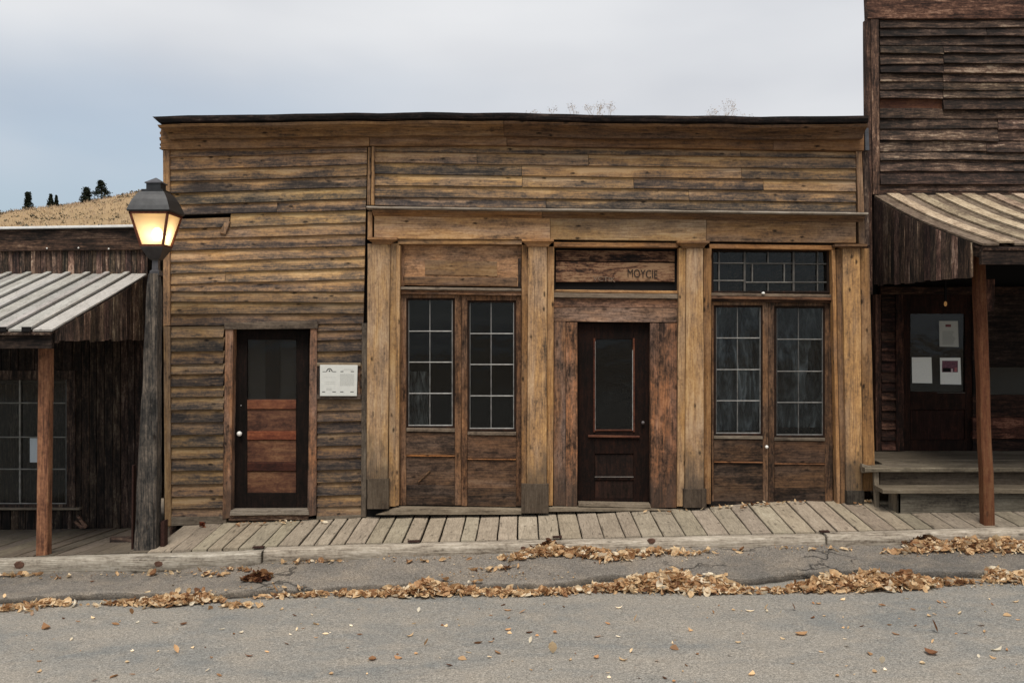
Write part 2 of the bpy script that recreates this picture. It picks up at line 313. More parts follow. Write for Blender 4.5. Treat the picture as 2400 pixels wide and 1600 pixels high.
# asphalt
def asphalt(name, base, patch, warm, speck, bs=0.5, cracks=False):
    t = NT(name); vec = t.n('ShaderNodeTexCoord').outputs['Object']
    big = t.noise(t.map(vec, (0.4, 1.1, 1)), 1.0, 6, 0.62, 0.8); mid = t.noise(vec, 3.2, 5, 0.65, 0.3); fine = t.noise(vec, 95, 3, 0.75); fine2 = t.noise(vec, 42, 4, 0.7)
    c = t.mix(t.n('ShaderNodeMapRange', {'Value': big, 'From Min': 0.44, 'From Max': 0.64}).outputs[0], (*base, 1), (*patch, 1))
    c = t.mix(t.n('ShaderNodeMapRange', {'Value': mid, 'From Min': 0.45, 'From Max': 0.75, 'To Max': 0.75}).outputs[0], c, (*warm, 1))
    c = t.mix(1.0, c, t.n('ShaderNodeMapRange', {'Value': fine, 'From Min': 0.25, 'From Max': 0.75, 'To Min': 1 - speck, 'To Max': 1 + speck}).outputs[0], 'MULTIPLY')
    c = t.mix(1.0, c, t.n('ShaderNodeMapRange', {'Value': fine2, 'From Min': 0.3, 'From Max': 0.7, 'To Min': 0.68, 'To Max': 1.32}).outputs[0], 'MULTIPLY')
    vo = t.n('ShaderNodeTexVoronoi', {'Vector': vec, 'Scale': 70.0}); 
    st = t.math('LESS_THAN', vo.outputs['Distance'], 0.16); st = t.math('MULTIPLY', st, t.math('GREATER_THAN', t.noise(vec, 31, 2, 0.5), 0.58))
    c = t.mix(t.math('MULTIPLY', st, 0.5), c, (0.42, 0.40, 0.37, 1))
    h = t.math('ADD', t.math('MULTIPLY', fine, 0.6), t.math('MULTIPLY', fine2, 0.8))
    if cracks:
        v2 = t.n('ShaderNodeTexVoronoi', {'Vector': t.n('ShaderNodeVectorMath', {0: t.map(vec, (0.5, 1.9, 1)), 1: t.n('ShaderNodeTexNoise', {'Vector': vec, 'Scale': 3.0, 'Detail': 5.0}).outputs[1]}, operation='ADD').outputs[0], 'Scale': 1.0}, feature='DISTANCE_TO_EDGE')
        ck = t.n('ShaderNodeMapRange', {'Value': v2.outputs['Distance'], 'From Min': 0.0, 'From Max': 0.022, 'To Min': 0.8, 'To Max': 0.0}).outputs[0]
        ck = t.math('MULTIPLY', ck, t.n('ShaderNodeMapRange', {'Value': t.noise(vec, 1.1, 2, 0.5), 'From Min': 0.57, 'From Max': 0.63}).outputs[0])
        c = t.mix(ck, c, (0.03, 0.028, 0.026, 1)); h = t.math('SUBTRACT', h, t.math('MULTIPLY', ck, 3.0))
    return t.out(t.pbsdf(c, 0.92, t.bump(h, bs, 0.006), 0.2))
asphalt('asphalt', (0.262, 0.241, 0.208), (0.186, 0.186, 0.175), (0.298, 0.262, 0.214), 0.8, 0.9)
asphalt('asphalt_old', (0.178, 0.158, 0.135), (0.120, 0.110, 0.098), (0.26, 0.215, 0.165), 0.85, 1.0, True)
# leaves
LEAFC = [(0.0, (0.12, 0.055, 0.03)), (0.08, (0.30, 0.15, 0.07)), (0.25, (0.50, 0.29, 0.145)), (0.5, (0.68, 0.46, 0.25)), (0.82, (0.80, 0.62, 0.39)), (1.0, (0.86, 0.78, 0.62))]
for nm, src in (('leaf_litter', 'isl'), ('leaf_single', 'obj'), ('leaf_rust', 'rust')):
    t = NT(nm); vec = t.n('ShaderNodeTexCoord').outputs['Object']; oi = t.n('ShaderNodeObjectInfo')
    rnd = t.n('ShaderNodeNewGeometry').outputs['Random Per Island'] if src != 'obj' else oi.outputs['Random']
    if src == 'rust': c = t.ramp(rnd, [(0, (0.05, 0.02, 0.012)), (0.5, (0.16, 0.06, 0.028)), (0.8, (0.26, 0.12, 0.05)), (1, (0.4, 0.27, 0.14))])
    else: c = t.ramp(rnd, LEAFC)
    c = t.mix(1.0, c, oi.outputs['Color'], 'MULTIPLY')
    c = t.mix(1.0, c, t.n('ShaderNodeMapRange', {'Value': t.noise(vec, 45, 4, 0.6), 'From Min': 0.3, 'From Max': 0.7, 'To Min': 0.7, 'To Max': 1.15}).outputs[0], 'MULTIPLY')
    a = t.pbsdf(c, 0.75, None, 0.25); b = t.n('ShaderNodeBsdfTranslucent', {'Color': c}).outputs[0]
    t.out(t.n('ShaderNodeMixShader', {0: 0.3, 1: a, 2: b}).outputs[0])
# hillside
t = NT('dry_grass'); vec = t.n('ShaderNodeTexCoord').outputs['Object']
n1 = t.noise(vec, 0.35, 6, 0.7); n2 = t.noise(vec, 0.07, 4, 0.6); n3 = t.noise(vec, 1.6, 4, 0.7)
c = t.ramp(t.math('ADD', t.math('MULTIPLY', n1, 0.6), t.math('MULTIPLY', n3, 0.4)), [(0.32, (0.10, 0.085, 0.05)), (0.45, (0.27, 0.19, 0.105)), (0.6, (0.36, 0.26, 0.15)), (0.75, (0.40, 0.30, 0.185))])
c = t.mix(t.n('ShaderNodeMapRange', {'Value': n2, 'From Min': 0.4, 'From Max': 0.65, 'To Max': 0.5}).outputs[0], c, (0.33, 0.22, 0.115, 1))
t.out(t.pbsdf(c, 0.95, t.bump(n1, 0.6, 0.5), 0.1))
for nm, c0, c1 in (('juniper', (0.006, 0.009, 0.006), (0.028, 0.036, 0.022)), ('sage', (0.05, 0.05, 0.035), (0.15, 0.13, 0.085)), ('dry_weed', (0.22, 0.15, 0.09), (0.46, 0.34, 0.23))):
    t = NT(nm); g = t.n('ShaderNodeNewGeometry'); c = t.mix(g.outputs['Random Per Island'], (*c0, 1), (*c1, 1)); t.out(t.pbsdf(c, 0.9, None, 0.15))
t = NT('soil'); vec = t.n('ShaderNodeTexCoord').outputs['Object']; n = t.noise(vec, 0.8, 6, 0.7)
t.out(t.pbsdf(t.ramp(n, [(0.3, (0.14, 0.11, 0.08)), (0.7, (0.27, 0.215, 0.155))]), 0.95, t.bump(n, 0.4, 0.05), 0.1))

# ------------------------------------------------------------------ ground, road, apron, hill
def lat(x): return 0.026 * 20 * math.tanh(x / 20)
def road_z(x, y):
    z = H - 2.34 + lat(x) + 0.012 * mnoise.noise(Vector((x * 0.5, y * 0.6, 2)))
    if y < -5: z += min(0.6, (-5 - y) * 0.10)
    return z
def grid(name, xs, ys, zf, mat, kind='structure', smooth=True):
    m = MB(); nx = len(xs)
    for y in ys:
        for x in xs: m.v.append(Vector((x, y, zf(x, y))))
    for j in range(len(ys) - 1):
        for i in range(nx - 1):
            a = j * nx + i; m.face((a, a + 1, a + nx + 1, a + nx))
    o = m.build(name, mat, None, smooth=smooth, fix=False); tag(o, kind=kind); return o
def lin(a, b, n): return [a + (b - a) * i / (n - 1) for i in range(n)]
def gz(x, y):
    return -0.75 + 0.8 * lat(x)
grid('ground', [-1500, -400, -120, -60, -30, -15, 0, 15, 30, 60, 120, 400, 1500], [-900, -200, -60, -22, 0, 20, 60, 200, 900, 2000], gz, 'soil')
tag(grid('road', lin(-40, 40, 161), [-24, -14] + lin(-11, -1.2, 50), road_z, 'asphalt'), 'grey dusty asphalt street scattered with dry leaves', None)
# apron between kerb and street: broken old asphalt
APK = [(0, 1344), (400, 1337), (625, 1317), (850, 1304), (1200, 1291), (1450, 1283), (1700, 1281), (1950, 1271), (2150, 1275), (2400, 1283)]   # foot of the kerb (pixels, y=-1.25)
def xpx(x, y): return CX + x * F / (D + y)
def apron_edge(x):
    e = -1.93 + 0.07 * mnoise.noise(Vector((x * 0.9, 3.3, 0))) + 0.05 * mnoise.noise(Vector((x * 2.7, 8.1, 0))) + 0.025 * mnoise.noise(Vector((x * 8, 1.1, 0)))
    e += 0.20 * math.exp(-((x - 0.85) / 0.35) ** 2) + 0.16 * math.exp(-((x - 2.9) / 0.5) ** 2) - 0.05 * math.exp(-((x - 2.2) / 0.3) ** 2) - 0.05 * math.exp(-((x + 3.2) / 0.35) ** 2) + 0.10 * math.exp(-((x + 1.0) / 0.4) ** 2)
    return e
def apron_z(x, v):
    zk = W(0, ip(xpx(x, -1.25), APK), -1.25).z
    ze = H - 2.262 + lat(x) * 1.02
    s = v * v * (3 - 2 * v) * 0.5 + v * 0.5
    return zk + (ze - zk) * s + 0.026 * mnoise.noise(Vector((x * 1.7, v * 2, 4))) + 0.012 * mnoise.noise(Vector((x * 6, v * 5, 4))) + 0.006 * mnoise.noise(Vector((x * 19, v * 13, 4)))
m = MB(); xs = lin(-11, 11, 441); nv = 16
for i, x in enumerate(xs):
    e = apron_edge(x); y0 = -1.15
    for j in range(nv + 1):
        v = j / nv; y = y0 + (e - y0) * v; z = apron_z(x, v)
        if j == nv: z -= 0.012
        m.v.append(Vector((x, y, z)))
    m.v.append(Vector((x, e + 0.075 + 0.02 * mnoise.noise(Vector((x * 9, 0, 0))), road_z(x, e) - 0.03)))
k = nv + 2
for i in range(len(xs) - 1):
    for j in range(nv + 1): m.face((i * k + j, i * k + j + 1, (i + 1) * k + j + 1, (i + 1) * k + j))
o = m.build('asphalt_apron', 'asphalt_old', None, smooth=True, fix=False); tag(o, 'cracked old asphalt strip below the timber kerb', None, kind='structure')

RIDGE = [(-200, 6), (-110, 9.5), (-80, 12.2), (-67, 15.4), (-62, 16.5), (-57, 17.5), (-50, 18.4), (-40, 20.6), (-20, 24.5), (10, 24), (60, 21), (160, 15), (260, 9)]
def hill_z(x, y):
    r = ip(x, RIDGE); s = min(1, max(0, (y - 30) / 80)); s = s * s * (3 - 2 * s) * 0.45 + s * 0.55
    if y > 110: s = 1 - min(1, (y - 110) / 260) * 0.8
    return -0.8 + (r + H + 0.8) * s + 0.3 * mnoise.noise(Vector((x * 0.12, y * 0.12, 1))) * s + 0.14 * mnoise.noise(Vector((x * 0.8, y * 0.8, 1))) * s
grid('hillside', lin(-200, 260, 231), lin(24, 370, 150), hill_z, 'dry_grass')

# ------------------------------------------------------------------ boardwalk
YF = -1.08
BACK = [(-200, 1236), (200, 1234), (387, 1230), (555, 1222), (705, 1218), (848, 1211), (1200, 1207), (1515, 1195), (1660, 1189), (1742, 1182), (1834, 1176), (1960, 1176), (2400, 1172)]   # y=0
FRONT = [(-300, 1312), (0, 1305), (400, 1291), (650, 1279), (856, 1273), (1200, 1264), (1580, 1255), (1913, 1246), (2150, 1239), (2400, 1232), (2900, 1222)]   # y=YF
def deck_z(x, y):
    zb = W(0, ip(xpx(x, 0), BACK), 0).z; zf = W(0, ip(xpx(x, YF), FRONT), YF).z
    return zb + (zf - zb) * (y / YF)
SEAMS = [343, 399.5, 447, 484, 521, 557.6, 610, 649.5, 699, 735, 771, 807.6, 855, 895, 941.8, 983, 1028.6, 1078, 1115, 1165, 1213.5, 1263, 1314, 1365, 1416, 1466, 1504, 1555.6, 1608, 1659, 1711, 1762, 1812, 1864, 1913, 1963, 2013, 2050, 2102, 2145, 2190, 2238, 2290, 2340, 2390, 2440, 2490, 2540]
m = MB()
for yy in (-0.25, -0.85):
    for sgx in range(-46, 58, 8):
        x0, x1 = sgx / 10, (sgx + 8) / 10; zz = min(deck_z(x0, yy), deck_z(x1, yy)) - 0.05
        m.box(x0, yy - 0.03, zz - 0.14, x1, yy + 0.03, zz)
bw = m.build('boardwalk', 'dark_x', None); tag(bw, 'grey plank boardwalk in front of the shops', kind='structure')
def plank(x0, x1, y0, y1, zf, parent, col, name='plank', mat='plank_y'):
    a, b, c, d = Vector((x0, y0, zf(x0, y0))), Vector((x0, y1, zf(x0, y1))), Vector((x1, y1, zf(x1, y1))), Vector((x1, y0, zf(x1, y0)))
    dz = R.uniform(-0.004, 0.004); tl = R.uniform(-0.004, 0.004)
    for p, s in ((a, -1), (b, -1), (c, 1), (d, 1)): p.z += dz + s * tl
    m = MB().slab(a, b, c, d, (0, 0, 1), 0.042, seg=4, jit=0.004, cham=0.006, warp=0.003); return m.build(name, mat, parent, col)
for s0, s1 in zip(SEAMS, SEAMS[1:]):
    x0 = (s0 - CX) * (D + YF) / F; x1 = (s1 - CX) * (D + YF) / F; xm = (s0 + s1) / 2
    g = R.uniform(0.005, 0.011); ye = 0.02
    if xm < 860: ye = 0.0
    tb = 1.12 if xm > 700 else 1.0
    if xm > 2060: tb = 0.84
    plank(x0 + g, x1 - g, YF + R.uniform(0, 0.02), 0.06, deck_z, bw, tint(tb, 0.10, 0.025, (1.04, .985, .91)))
# left boardwalk in front of the neighbouring shop
def deckl_z(x, y):
    zf = W(0, ip(xpx(x, YF), FRONT), YF).z; zb = W(0, 1238 + (200 - xpx(x, 0.9)) * 0.012, 0.9).z
    return zb + (zf - zb) * ((y - 0.9) / (YF - 0.9))
m = MB(); xr = (343 - CX) * (D + YF) / F
for yy in (0.6, -0.2, -0.85):
    m.box(-6.6, yy - 0.03, deckl_z(-6.6, yy) - 0.22, xr, yy + 0.03, deckl_z(-6.6, yy) - 0.07)
bl = m.build('boardwalk', 'dark_x', None); tag(bl, 'worn brown plank walk under the grey porch roof', kind='structure')
x = xr
while x > -6.7:
    w = R.uniform(0.17, 0.22); g = R.uniform(0.002, 0.005); plank(x - w + g, x - g, YF + R.uniform(0, 0.02), 0.93, deckl_z, bl, tint(0.46, 0.10, 0.03, (1.05, 0.97, 0.90))); x -= w

# ------------------------------------------------------------------ kerb timbers
def kerb(pts, label, h, seg, col, knots):
    """pts: (px x at back top edge, px y) list"""
    m = MB(); ks = []
    xs = []; n = seg
    x0 = (pts[0][0] - CX) * (D + YF) / F; x1 = (pts[-1][0] - CX) * (D + YF) / F
    sd0 = R.uniform(0, 99)
    rings = []
    for i in range(n + 1):
        x = x0 + (x1 - x0) * i / n; zt = W(0, ip(xpx(x, YF), pts), YF).z
        N = lambda q, s=3.0, a=0.008: a * mnoise.noise(Vector((x * s, q, sd0)))
        yb, yf = YF - 0.012, -1.25
        rings.append([(x, yb, zt - h), (x, yb, zt - 0.004), (x, yb - 0.012, zt + N(1, 4, .006)), (x, yf + 0.022 + N(2), zt - 0.002 + N(3, 4, .007)), (x, yf + 0.004 + N(4), zt - 0.018 + N(5, 5, .009)), (x, yf - 0.002 + N(6), zt - 0.06), (x, yf + N(7), zt - h)])
    m.prism(rings)
    o = m.build('kerb_timber', 'kerb_x', None, col, smooth=False); tag(o, label, 'timber', 'kerb timbers along the boardwalk')
    o.data.polygons.foreach_set('use_smooth', [len(p.vertices) == 4 for p in o.data.polygons])
    for (kx, ky, r) in knots:
        mk = MB(); c = W(kx, ky, -1.256); k = 9
        mk.prism([[(c.x + rr * r * math.cos(2 * math.pi * j / k) * 1.5 * (1 + 0.15 * math.sin(j * 2.3)), yy, c.z + rr * r * math.sin(2 * math.pi * j / k)) for j in range(k)] for rr, yy in ((1.0, -1.24), (0.8, -1.2555), (0.45, -1.2565))])
        mk.build('knot', 'rust', o, (2.2, 2.6, 2.4))
    return o
KT = [f for f in FRONT]
k1 = kerb([(-300, 1314), (0, 1305), (400, 1293), (560, 1288), (622, 1284)], 'thick grey timber kerb with two dark knots, split at one end', 0.24, 60, (0.98, .96, .92), [(44, 1324, 0.042), (371, 1321, 0.036)])
k2 = kerb([(628, 1280), (856, 1273), (1200, 1264.5), (1450, 1259.5), (1700, 1252), (1922, 1248)], 'long grey timber kerb running in front of the wooden storefront', 0.2, 110, (1.05, 1.0, .94), [(1226, 1284, 0.02), (1527, 1268, 0.03)])
k3 = kerb([(1927, 1246), (2150, 1239.5), (2400, 1232), (2800, 1222)], 'pale timber kerb below the dark porch steps, half buried in leaves', 0.2, 60, (1.1, 1.05, .99), [])
for par, x, y, w in ((k1, 606, 1282, 26), (k2, 970, 1268, 28), (k2, 1306, 1258, 22), (k3, 1932, 1245, 22)):
    p = W(x, y, YF - 0.03); ww = w / 230
    MB().slab(p + Vector((-ww / 2, -0.03, 0.008)), p + Vector((ww / 2, -0.03, 0.008)), p + Vector((ww / 2, 0.03, 0.012)), p + Vector((-ww / 2, 0.03, 0.008)), (0, 0, 1), 0.012, seg=1).build('iron_strap', 'rust', par, (0.7, 0.7, 0.7))

# ------------------------------------------------------------------ main storefront building
SB = empty('storefront_building', (0, 0, deck_z(0, 0)), label='long weathered false-front wooden store with glazed double doors between pilasters', cat='building')
def part(name, mat, par, col, *a, **k):
    m = MB()
    (m.px if isinstance(a[0], tuple) else m.rect)(*a, **k)
    return m.build(name, mat, par, col)
# shell: dark room behind, side walls, back wall, roof and floor
XL, XR = W(384, 0, 0).x, W(2034, 0, 0).x; ZT = W(0, 285, 0).z; ZB = -0.5
m = MB(); m.box(XL + 0.02, 0.12, ZB, XL + 0.10, 7.0, ZT - 0.25); m.build('side_wall', 'dark_y', SB, (1.8, 1.6, 1.4))
m = MB(); m.box(XR - 0.10, 0.12, ZB, XR - 0.02, 7.0, ZT - 0.25); m.build('side_wall', 'dark_y', SB, (1.8, 1.6, 1.4))
m = MB(); m.box(XL + 0.10, 6.9, ZB, XR - 0.10, 7.0, ZT - 0.4); m.build('back_wall', 'room_dark', SB)
m = MB(); m.slab(Vector((XL, 0.15, ZT - 0.16)), Vector((XR, 0.15, ZT - 0.16)), Vector((XR, 7.1, ZT - 0.42)), Vector((XL, 7.1, ZT - 0.42)), (0, 0, 1), 0.06, seg=1); m.build('roof', 'dark_x', SB, (1.2, 1.2, 1.2))
m = MB(); zfl = deck_z(0, 0) + 0.02; m.box(XL + 0.10, 0.16, zfl - 0.1, XR - 0.10, 6.9, zfl); m.build('floor', 'room_dark', SB)
m = MB(); xq = W(858, 0, 0.14).x; m.box(xq - 0.02, 0.3, zfl, xq + 0.05, 6.88, ZT - 0.5); m.build('partition', 'room_dark', SB)
m = MB(); m.rect(384, 300, 862, 766, 0.12, 0.03); m.rect(384, 767, 546, 1232, 0.12, 0.03); m.rect(726, 767, 862, 1215, 0.12, 0.03); m.build('sheathing', 'black', SB)
m = MB(); m.rect(862, 300, 2034, 575, 0.12, 0.03); m.build('sheathing', 'black', SB)
# crown moulding under the roof edge
TOP = [(358, 274), (430, 270.5), (620, 268.5), (820, 264.5), (900, 265.5), (1000, 262.5), (1100, 265), (1200, 264), (1300, 267), (1400, 270), (1560, 271), (1700, 271.5), (1780, 274), (1850, 272.5), (1900, 273), (2034, 271)]
prof = [(0.0, -0.31), (0.022, -0.315), (0.05, -0.30), (0.075, -0.245), (0.10, -0.19), (0.125, -0.16), (0.148, -0.15)]   # (drop, y)
def moulding(name, px0, px1, line, prof, yref, mat, par, col, n=60, yback=0.1, taper=0.0, tip=0.0):
    m = MB(); rings = []; x0, x1 = W(px0, 0, yref).x, W(px1, 0, yref).x
    for i in range(n + 1):
        x = x0 + (x1 - x0) * i / n; zt = W(0, ip(xpx(x, yref), line), yref).z
        r = [(x + (taper * (yy - prof[0][1]) + tip * dd if i == 0 else 0), yy + 0.006 * mnoise.noise(Vector((x * 2, q, 0))), zt - dd + 0.004 * mnoise.noise(Vector((x * 3, q, 4)))) for q, (dd, yy) in enumerate(prof)]
        r += [(r[-1][0], yback, zt - prof[-1][0]), (r[0][0], yback, zt)]
        rings.append(r)
    return m.prism(rings).build(name, mat, par, col)
moulding('roof_edge', 357, 2036, TOP, [(0, -0.335), (0.03, -0.335), (0.06, -0.325), (0.075, -0.30)], -0.335, 'dark_x', SB, (0.35, 0.35, 0.38), tip=1.1)
T2 = [(x, y + 15) for x, y in TOP]
moulding('crown_moulding', 369, 1180, T2, prof[1:], -0.31, 'tan_x', SB, (0.62, 0.56, 0.5), taper=0.8)
moulding('crown_moulding', 1181, 2034, T2, prof[1:], -0.31, 'tan_x', SB, (0.42, 0.37, 0.35))
# frieze boards
FT = [(376, 303), (860, 298), (1188, 295), (1530, 296), (2034, 299)]; FB = [(376, 351), (860, 341.5), (1188, 340.5), (1530, 348), (2034, 353.5)]
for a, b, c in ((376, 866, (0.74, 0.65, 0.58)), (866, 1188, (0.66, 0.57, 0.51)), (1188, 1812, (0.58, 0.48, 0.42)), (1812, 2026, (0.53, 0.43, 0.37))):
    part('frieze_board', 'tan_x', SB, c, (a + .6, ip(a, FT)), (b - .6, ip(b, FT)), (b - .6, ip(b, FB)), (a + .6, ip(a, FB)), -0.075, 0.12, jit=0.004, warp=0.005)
for (xx, yy, w, h) in ((374, 309, 10, 6), (373, 322, 9, 7), (374, 337, 9, 5), (373, 346, 8, 3)):      # splintered frieze end
    part('splinter', 'dark_x', SB, (1.5, 1.3, 1.2), (xx, yy), (xx + w, yy - 2), (xx + w, yy + h), (xx + 1, yy + h), -0.07, 0.04)
# left siding, corner boards and trim
SLL = [352, 368.6, 398, 425, 452.6, 480, 503.6, 536, 560, 587, 614, 641, 665, 682, 706, 735, 762]
SLR = [345, 357, 384.6, 412, 437, 464.5, 492, 520.6, 548, 575, 600.5, 626, 653, 682, 708, 733, 757]
def sx1(y): return ip(y, [(350, 861), (480, 858), (760, 852), (1210, 846)])
part('corner_board', 'tan_z', SB, (0.82, 0.76, 0.72), (382, 353), (397.5, 352), (398, 762), (382, 764), -0.06, 0.10, 'z', jit=0.003)
part('corner_board', 'tan_z', SB, (0.5, 0.5, 0.5), (383, 765), (398, 764), (401, 1232), (386, 1232), -0.055, 0.10, 'z', jit=0.003)
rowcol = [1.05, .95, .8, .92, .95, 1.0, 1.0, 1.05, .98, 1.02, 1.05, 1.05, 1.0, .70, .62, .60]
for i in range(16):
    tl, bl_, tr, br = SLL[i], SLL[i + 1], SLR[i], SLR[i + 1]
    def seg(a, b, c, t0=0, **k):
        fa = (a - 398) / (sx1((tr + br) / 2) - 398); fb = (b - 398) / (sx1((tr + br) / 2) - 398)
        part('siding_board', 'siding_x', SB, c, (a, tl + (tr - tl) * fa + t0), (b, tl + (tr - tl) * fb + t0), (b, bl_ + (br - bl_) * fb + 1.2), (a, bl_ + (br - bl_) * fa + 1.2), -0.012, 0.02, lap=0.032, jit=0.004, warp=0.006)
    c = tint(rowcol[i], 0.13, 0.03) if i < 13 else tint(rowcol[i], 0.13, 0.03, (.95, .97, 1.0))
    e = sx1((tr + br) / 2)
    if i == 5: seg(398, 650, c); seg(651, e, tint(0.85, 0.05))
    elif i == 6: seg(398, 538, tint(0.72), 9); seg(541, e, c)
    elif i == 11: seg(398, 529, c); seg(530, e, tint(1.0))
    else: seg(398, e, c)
part('broken_splinter', 'tan_z', SB, (0.95, 0.9, 0.85), (526, 521), (539, 519), (528, 549), (514, 545), -0.06, 0.03, 'z')
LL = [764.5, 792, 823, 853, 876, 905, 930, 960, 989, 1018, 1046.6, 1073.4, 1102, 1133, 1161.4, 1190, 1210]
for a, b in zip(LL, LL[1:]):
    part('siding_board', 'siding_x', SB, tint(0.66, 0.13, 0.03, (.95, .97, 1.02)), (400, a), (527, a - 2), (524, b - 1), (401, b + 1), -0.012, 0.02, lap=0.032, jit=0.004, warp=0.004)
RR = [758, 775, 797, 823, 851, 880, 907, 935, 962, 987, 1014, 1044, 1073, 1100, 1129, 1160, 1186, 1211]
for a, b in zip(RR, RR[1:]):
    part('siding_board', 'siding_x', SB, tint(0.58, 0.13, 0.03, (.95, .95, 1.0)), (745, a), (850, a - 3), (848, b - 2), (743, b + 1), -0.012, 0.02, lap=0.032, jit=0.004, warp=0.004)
part('siding_board', 'siding_x', SB, tint(0.5, 0.05, 0.02, (1, .9, .82)), (398, 760), (527, 757), (527, 764), (398, 766), -0.012, 0.02, jit=0.003)
part('skirt_board', 'gray_x', SB, (0.5, 0.46, 0.42), (387, 1211), (530, 1209), (530, 1226), (387, 1233), -0.05, 0.1, jit=0.003)
part('skirt_board', 'gray_x', SB, (0.45, 0.42, 0.38), (742, 1210), (848, 1206), (848, 1213), (742, 1219), -0.045, 0.1, jit=0.003)
part('trim_board', 'tan_z', SB, (0.8, 0.76, 0.72), (862.5, 345), (869, 345), (868, 480), (860, 480), -0.045, 0.1, 'z')
part('trim_board', 'tan_z', SB, (0.9, 0.84, 0.78), (871, 344), (878, 344), (877, 480), (869.5, 480), -0.06, 0.1, 'z')
part('trim_board', 'gray_z', SB, (0.42, 0.38, 0.35), (848, 757), (862, 757), (858, 1211), (846, 1211), -0.055, 0.1, 'z', jit=0.003)

# left door with frame
part('door_head', 'gray_x', SB, (0.48, 0.42, 0.38), (526, 757), (744, 752), (744, 770), (527, 772), -0.075, 0.13, jit=0.004, warp=0.004)
part('door_jamb', 'jamb_z', SB, (0.85, 0.75, 0.68), (528, 772), (546, 772), (541, 1212), (521, 1216), -0.06, 0.16, 'z', jit=0.003)
part('door_jamb', 'jamb_z', SB, (0.85, 0.72, 0.64), (727, 770), (743, 770), (741, 1206), (720, 1210), -0.06, 0.16, 'z', jit=0.004)
part('door_sill', 'gray_x', SB, (0.75, 0.72, 0.7), (540, 1196), (722, 1195), (724, 1206), (538, 1208), -0.09, 0.2, jit=0.002)
part('threshold', 'dark_x', SB, (1.3, 1.2, 1.1), (536, 1208), (722, 1206), (722, 1217), (536, 1220), -0.05, 0.1)
m = MB(); y = 0.07
m.rect(548, 772, 579, 1196, y, 0.045, 'z'); m.rect(694, 772, 724, 1195, y, 0.045, 'z'); m.rect(579, 772, 694, 796, y, 0.045); m.rect(579, 1155, 694, 1195, y, 0.045)
dl = m.build('door', 'espresso_z', SB, (.6, .6, .6)); tag(dl, 'dark door with red-brown lower panels')
for a, b, mat, yy, c in ((936, 959, 'door_x', 0.068, (1.0, .82, .74)), (959, 1010, 'door_x', 0.085, (.85, .92, .92)), (1010, 1031, 'door_x', 0.068, (1.0, .66, .56)), (1031, 1083, 'door_x', 0.085, (.8, .82, .8)), (1083, 1104, 'door_x', 0.068, (.38, .28, .28)), (1104, 1155, 'door_x', 0.085, (.75, .78, .76))):
    part('rail' if yy < .08 else 'panel', mat, dl, c, 579.5, a, 693.5, b - .6, yy, 0.03)
part('pane', 'glass', dl, None, 579, 796, 694, 936, 0.09, 0.006, cham=0)
part('muntin', 'espresso_z', dl, (.4, .4, .4), 622, 796, 656, 936, 0.1, 0.012, 'z')
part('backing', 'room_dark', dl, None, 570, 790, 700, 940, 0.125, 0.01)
kp = W(561, 1016, 0.02); MB().sphere(kp, 0.029, 14, 10).build('knob', 'porcelain', dl, smooth=True)
MB().prism([[(kp.x + r * math.cos(j * math.pi / 4), yy, kp.z + r * math.sin(j * math.pi / 4)) for j in range(8)] for r, yy in ((0.022, 0.072), (0.022, 0.066), (0.01, 0.06), (0.01, 0.03))]).build('knob_plate', 'iron', dl)
MB().sphere(W(565, 950, 0.066), 0.007, 8, 6).build('keyhole', 'muntin', dl)

# upper siding, right
UT = [[(878, 345), (1150, 343), (1530, 349.5), (2006, 357)], [(878, 355), (1150, 359), (1530, 364), (2006, 370)], [(878, 379.5), (1150, 385.5), (1530, 390), (2006, 395)], [(878, 406.7), (1150, 411), (1530, 416), (2006, 422)], [(878, 434), (1150, 437.5), (1530, 442), (2006, 448.6)], [(878, 461), (1150, 464), (1530, 468), (2006, 474)], [(878, 481), (1150, 486), (1530, 490), (2006, 497)]]
JN = [[1735], [1118, 1379], [1223, 1737], [1224, 1485, 1788], [1614], [1280]]
for i in range(6):
    xs = [878.5] + JN[i] + [2005]
    for a, b in zip(xs, xs[1:]):
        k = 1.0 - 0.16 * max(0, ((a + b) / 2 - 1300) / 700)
        m = MB(); st = [a] + [q for q in (1150, 1530) if a + 20 < q < b - 20] + [b]
        for q, r in zip(st, st[1:]):
            m.px((q + (.5 if q == a else 0), ip(q, UT[i])), (r - (.5 if r == b else 0), ip(r, UT[i])), (r - (.5 if r == b else 0), ip(r, UT[i + 1]) + 1.2), (q + (.5 if q == a else 0), ip(q, UT[i + 1]) + 1.2), -0.012, 0.02, lap=0.030, jit=0.003, warp=0.0)
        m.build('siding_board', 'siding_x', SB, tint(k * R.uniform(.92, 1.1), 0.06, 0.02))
part('trim_board', 'tan_z', SB, (0.7, 0.62, 0.55), (2006, 355), (2020, 355), (2026, 497), (2012, 497), -0.05, 0.1, 'z', jit=0.002)
part('downpipe', 'iron', SB, (1.6, 1.8, 2.1), (2027, 300), (2036, 300), (2038, 352), (2028, 352), -0.06, 0.06, 'z')
part('corner_board', 'dark_z', SB, (0.7, 0.7, 0.7), (2022, 356), (2034, 354), (2038, 575), (2028, 575), 0.0, 0.1, 'z')
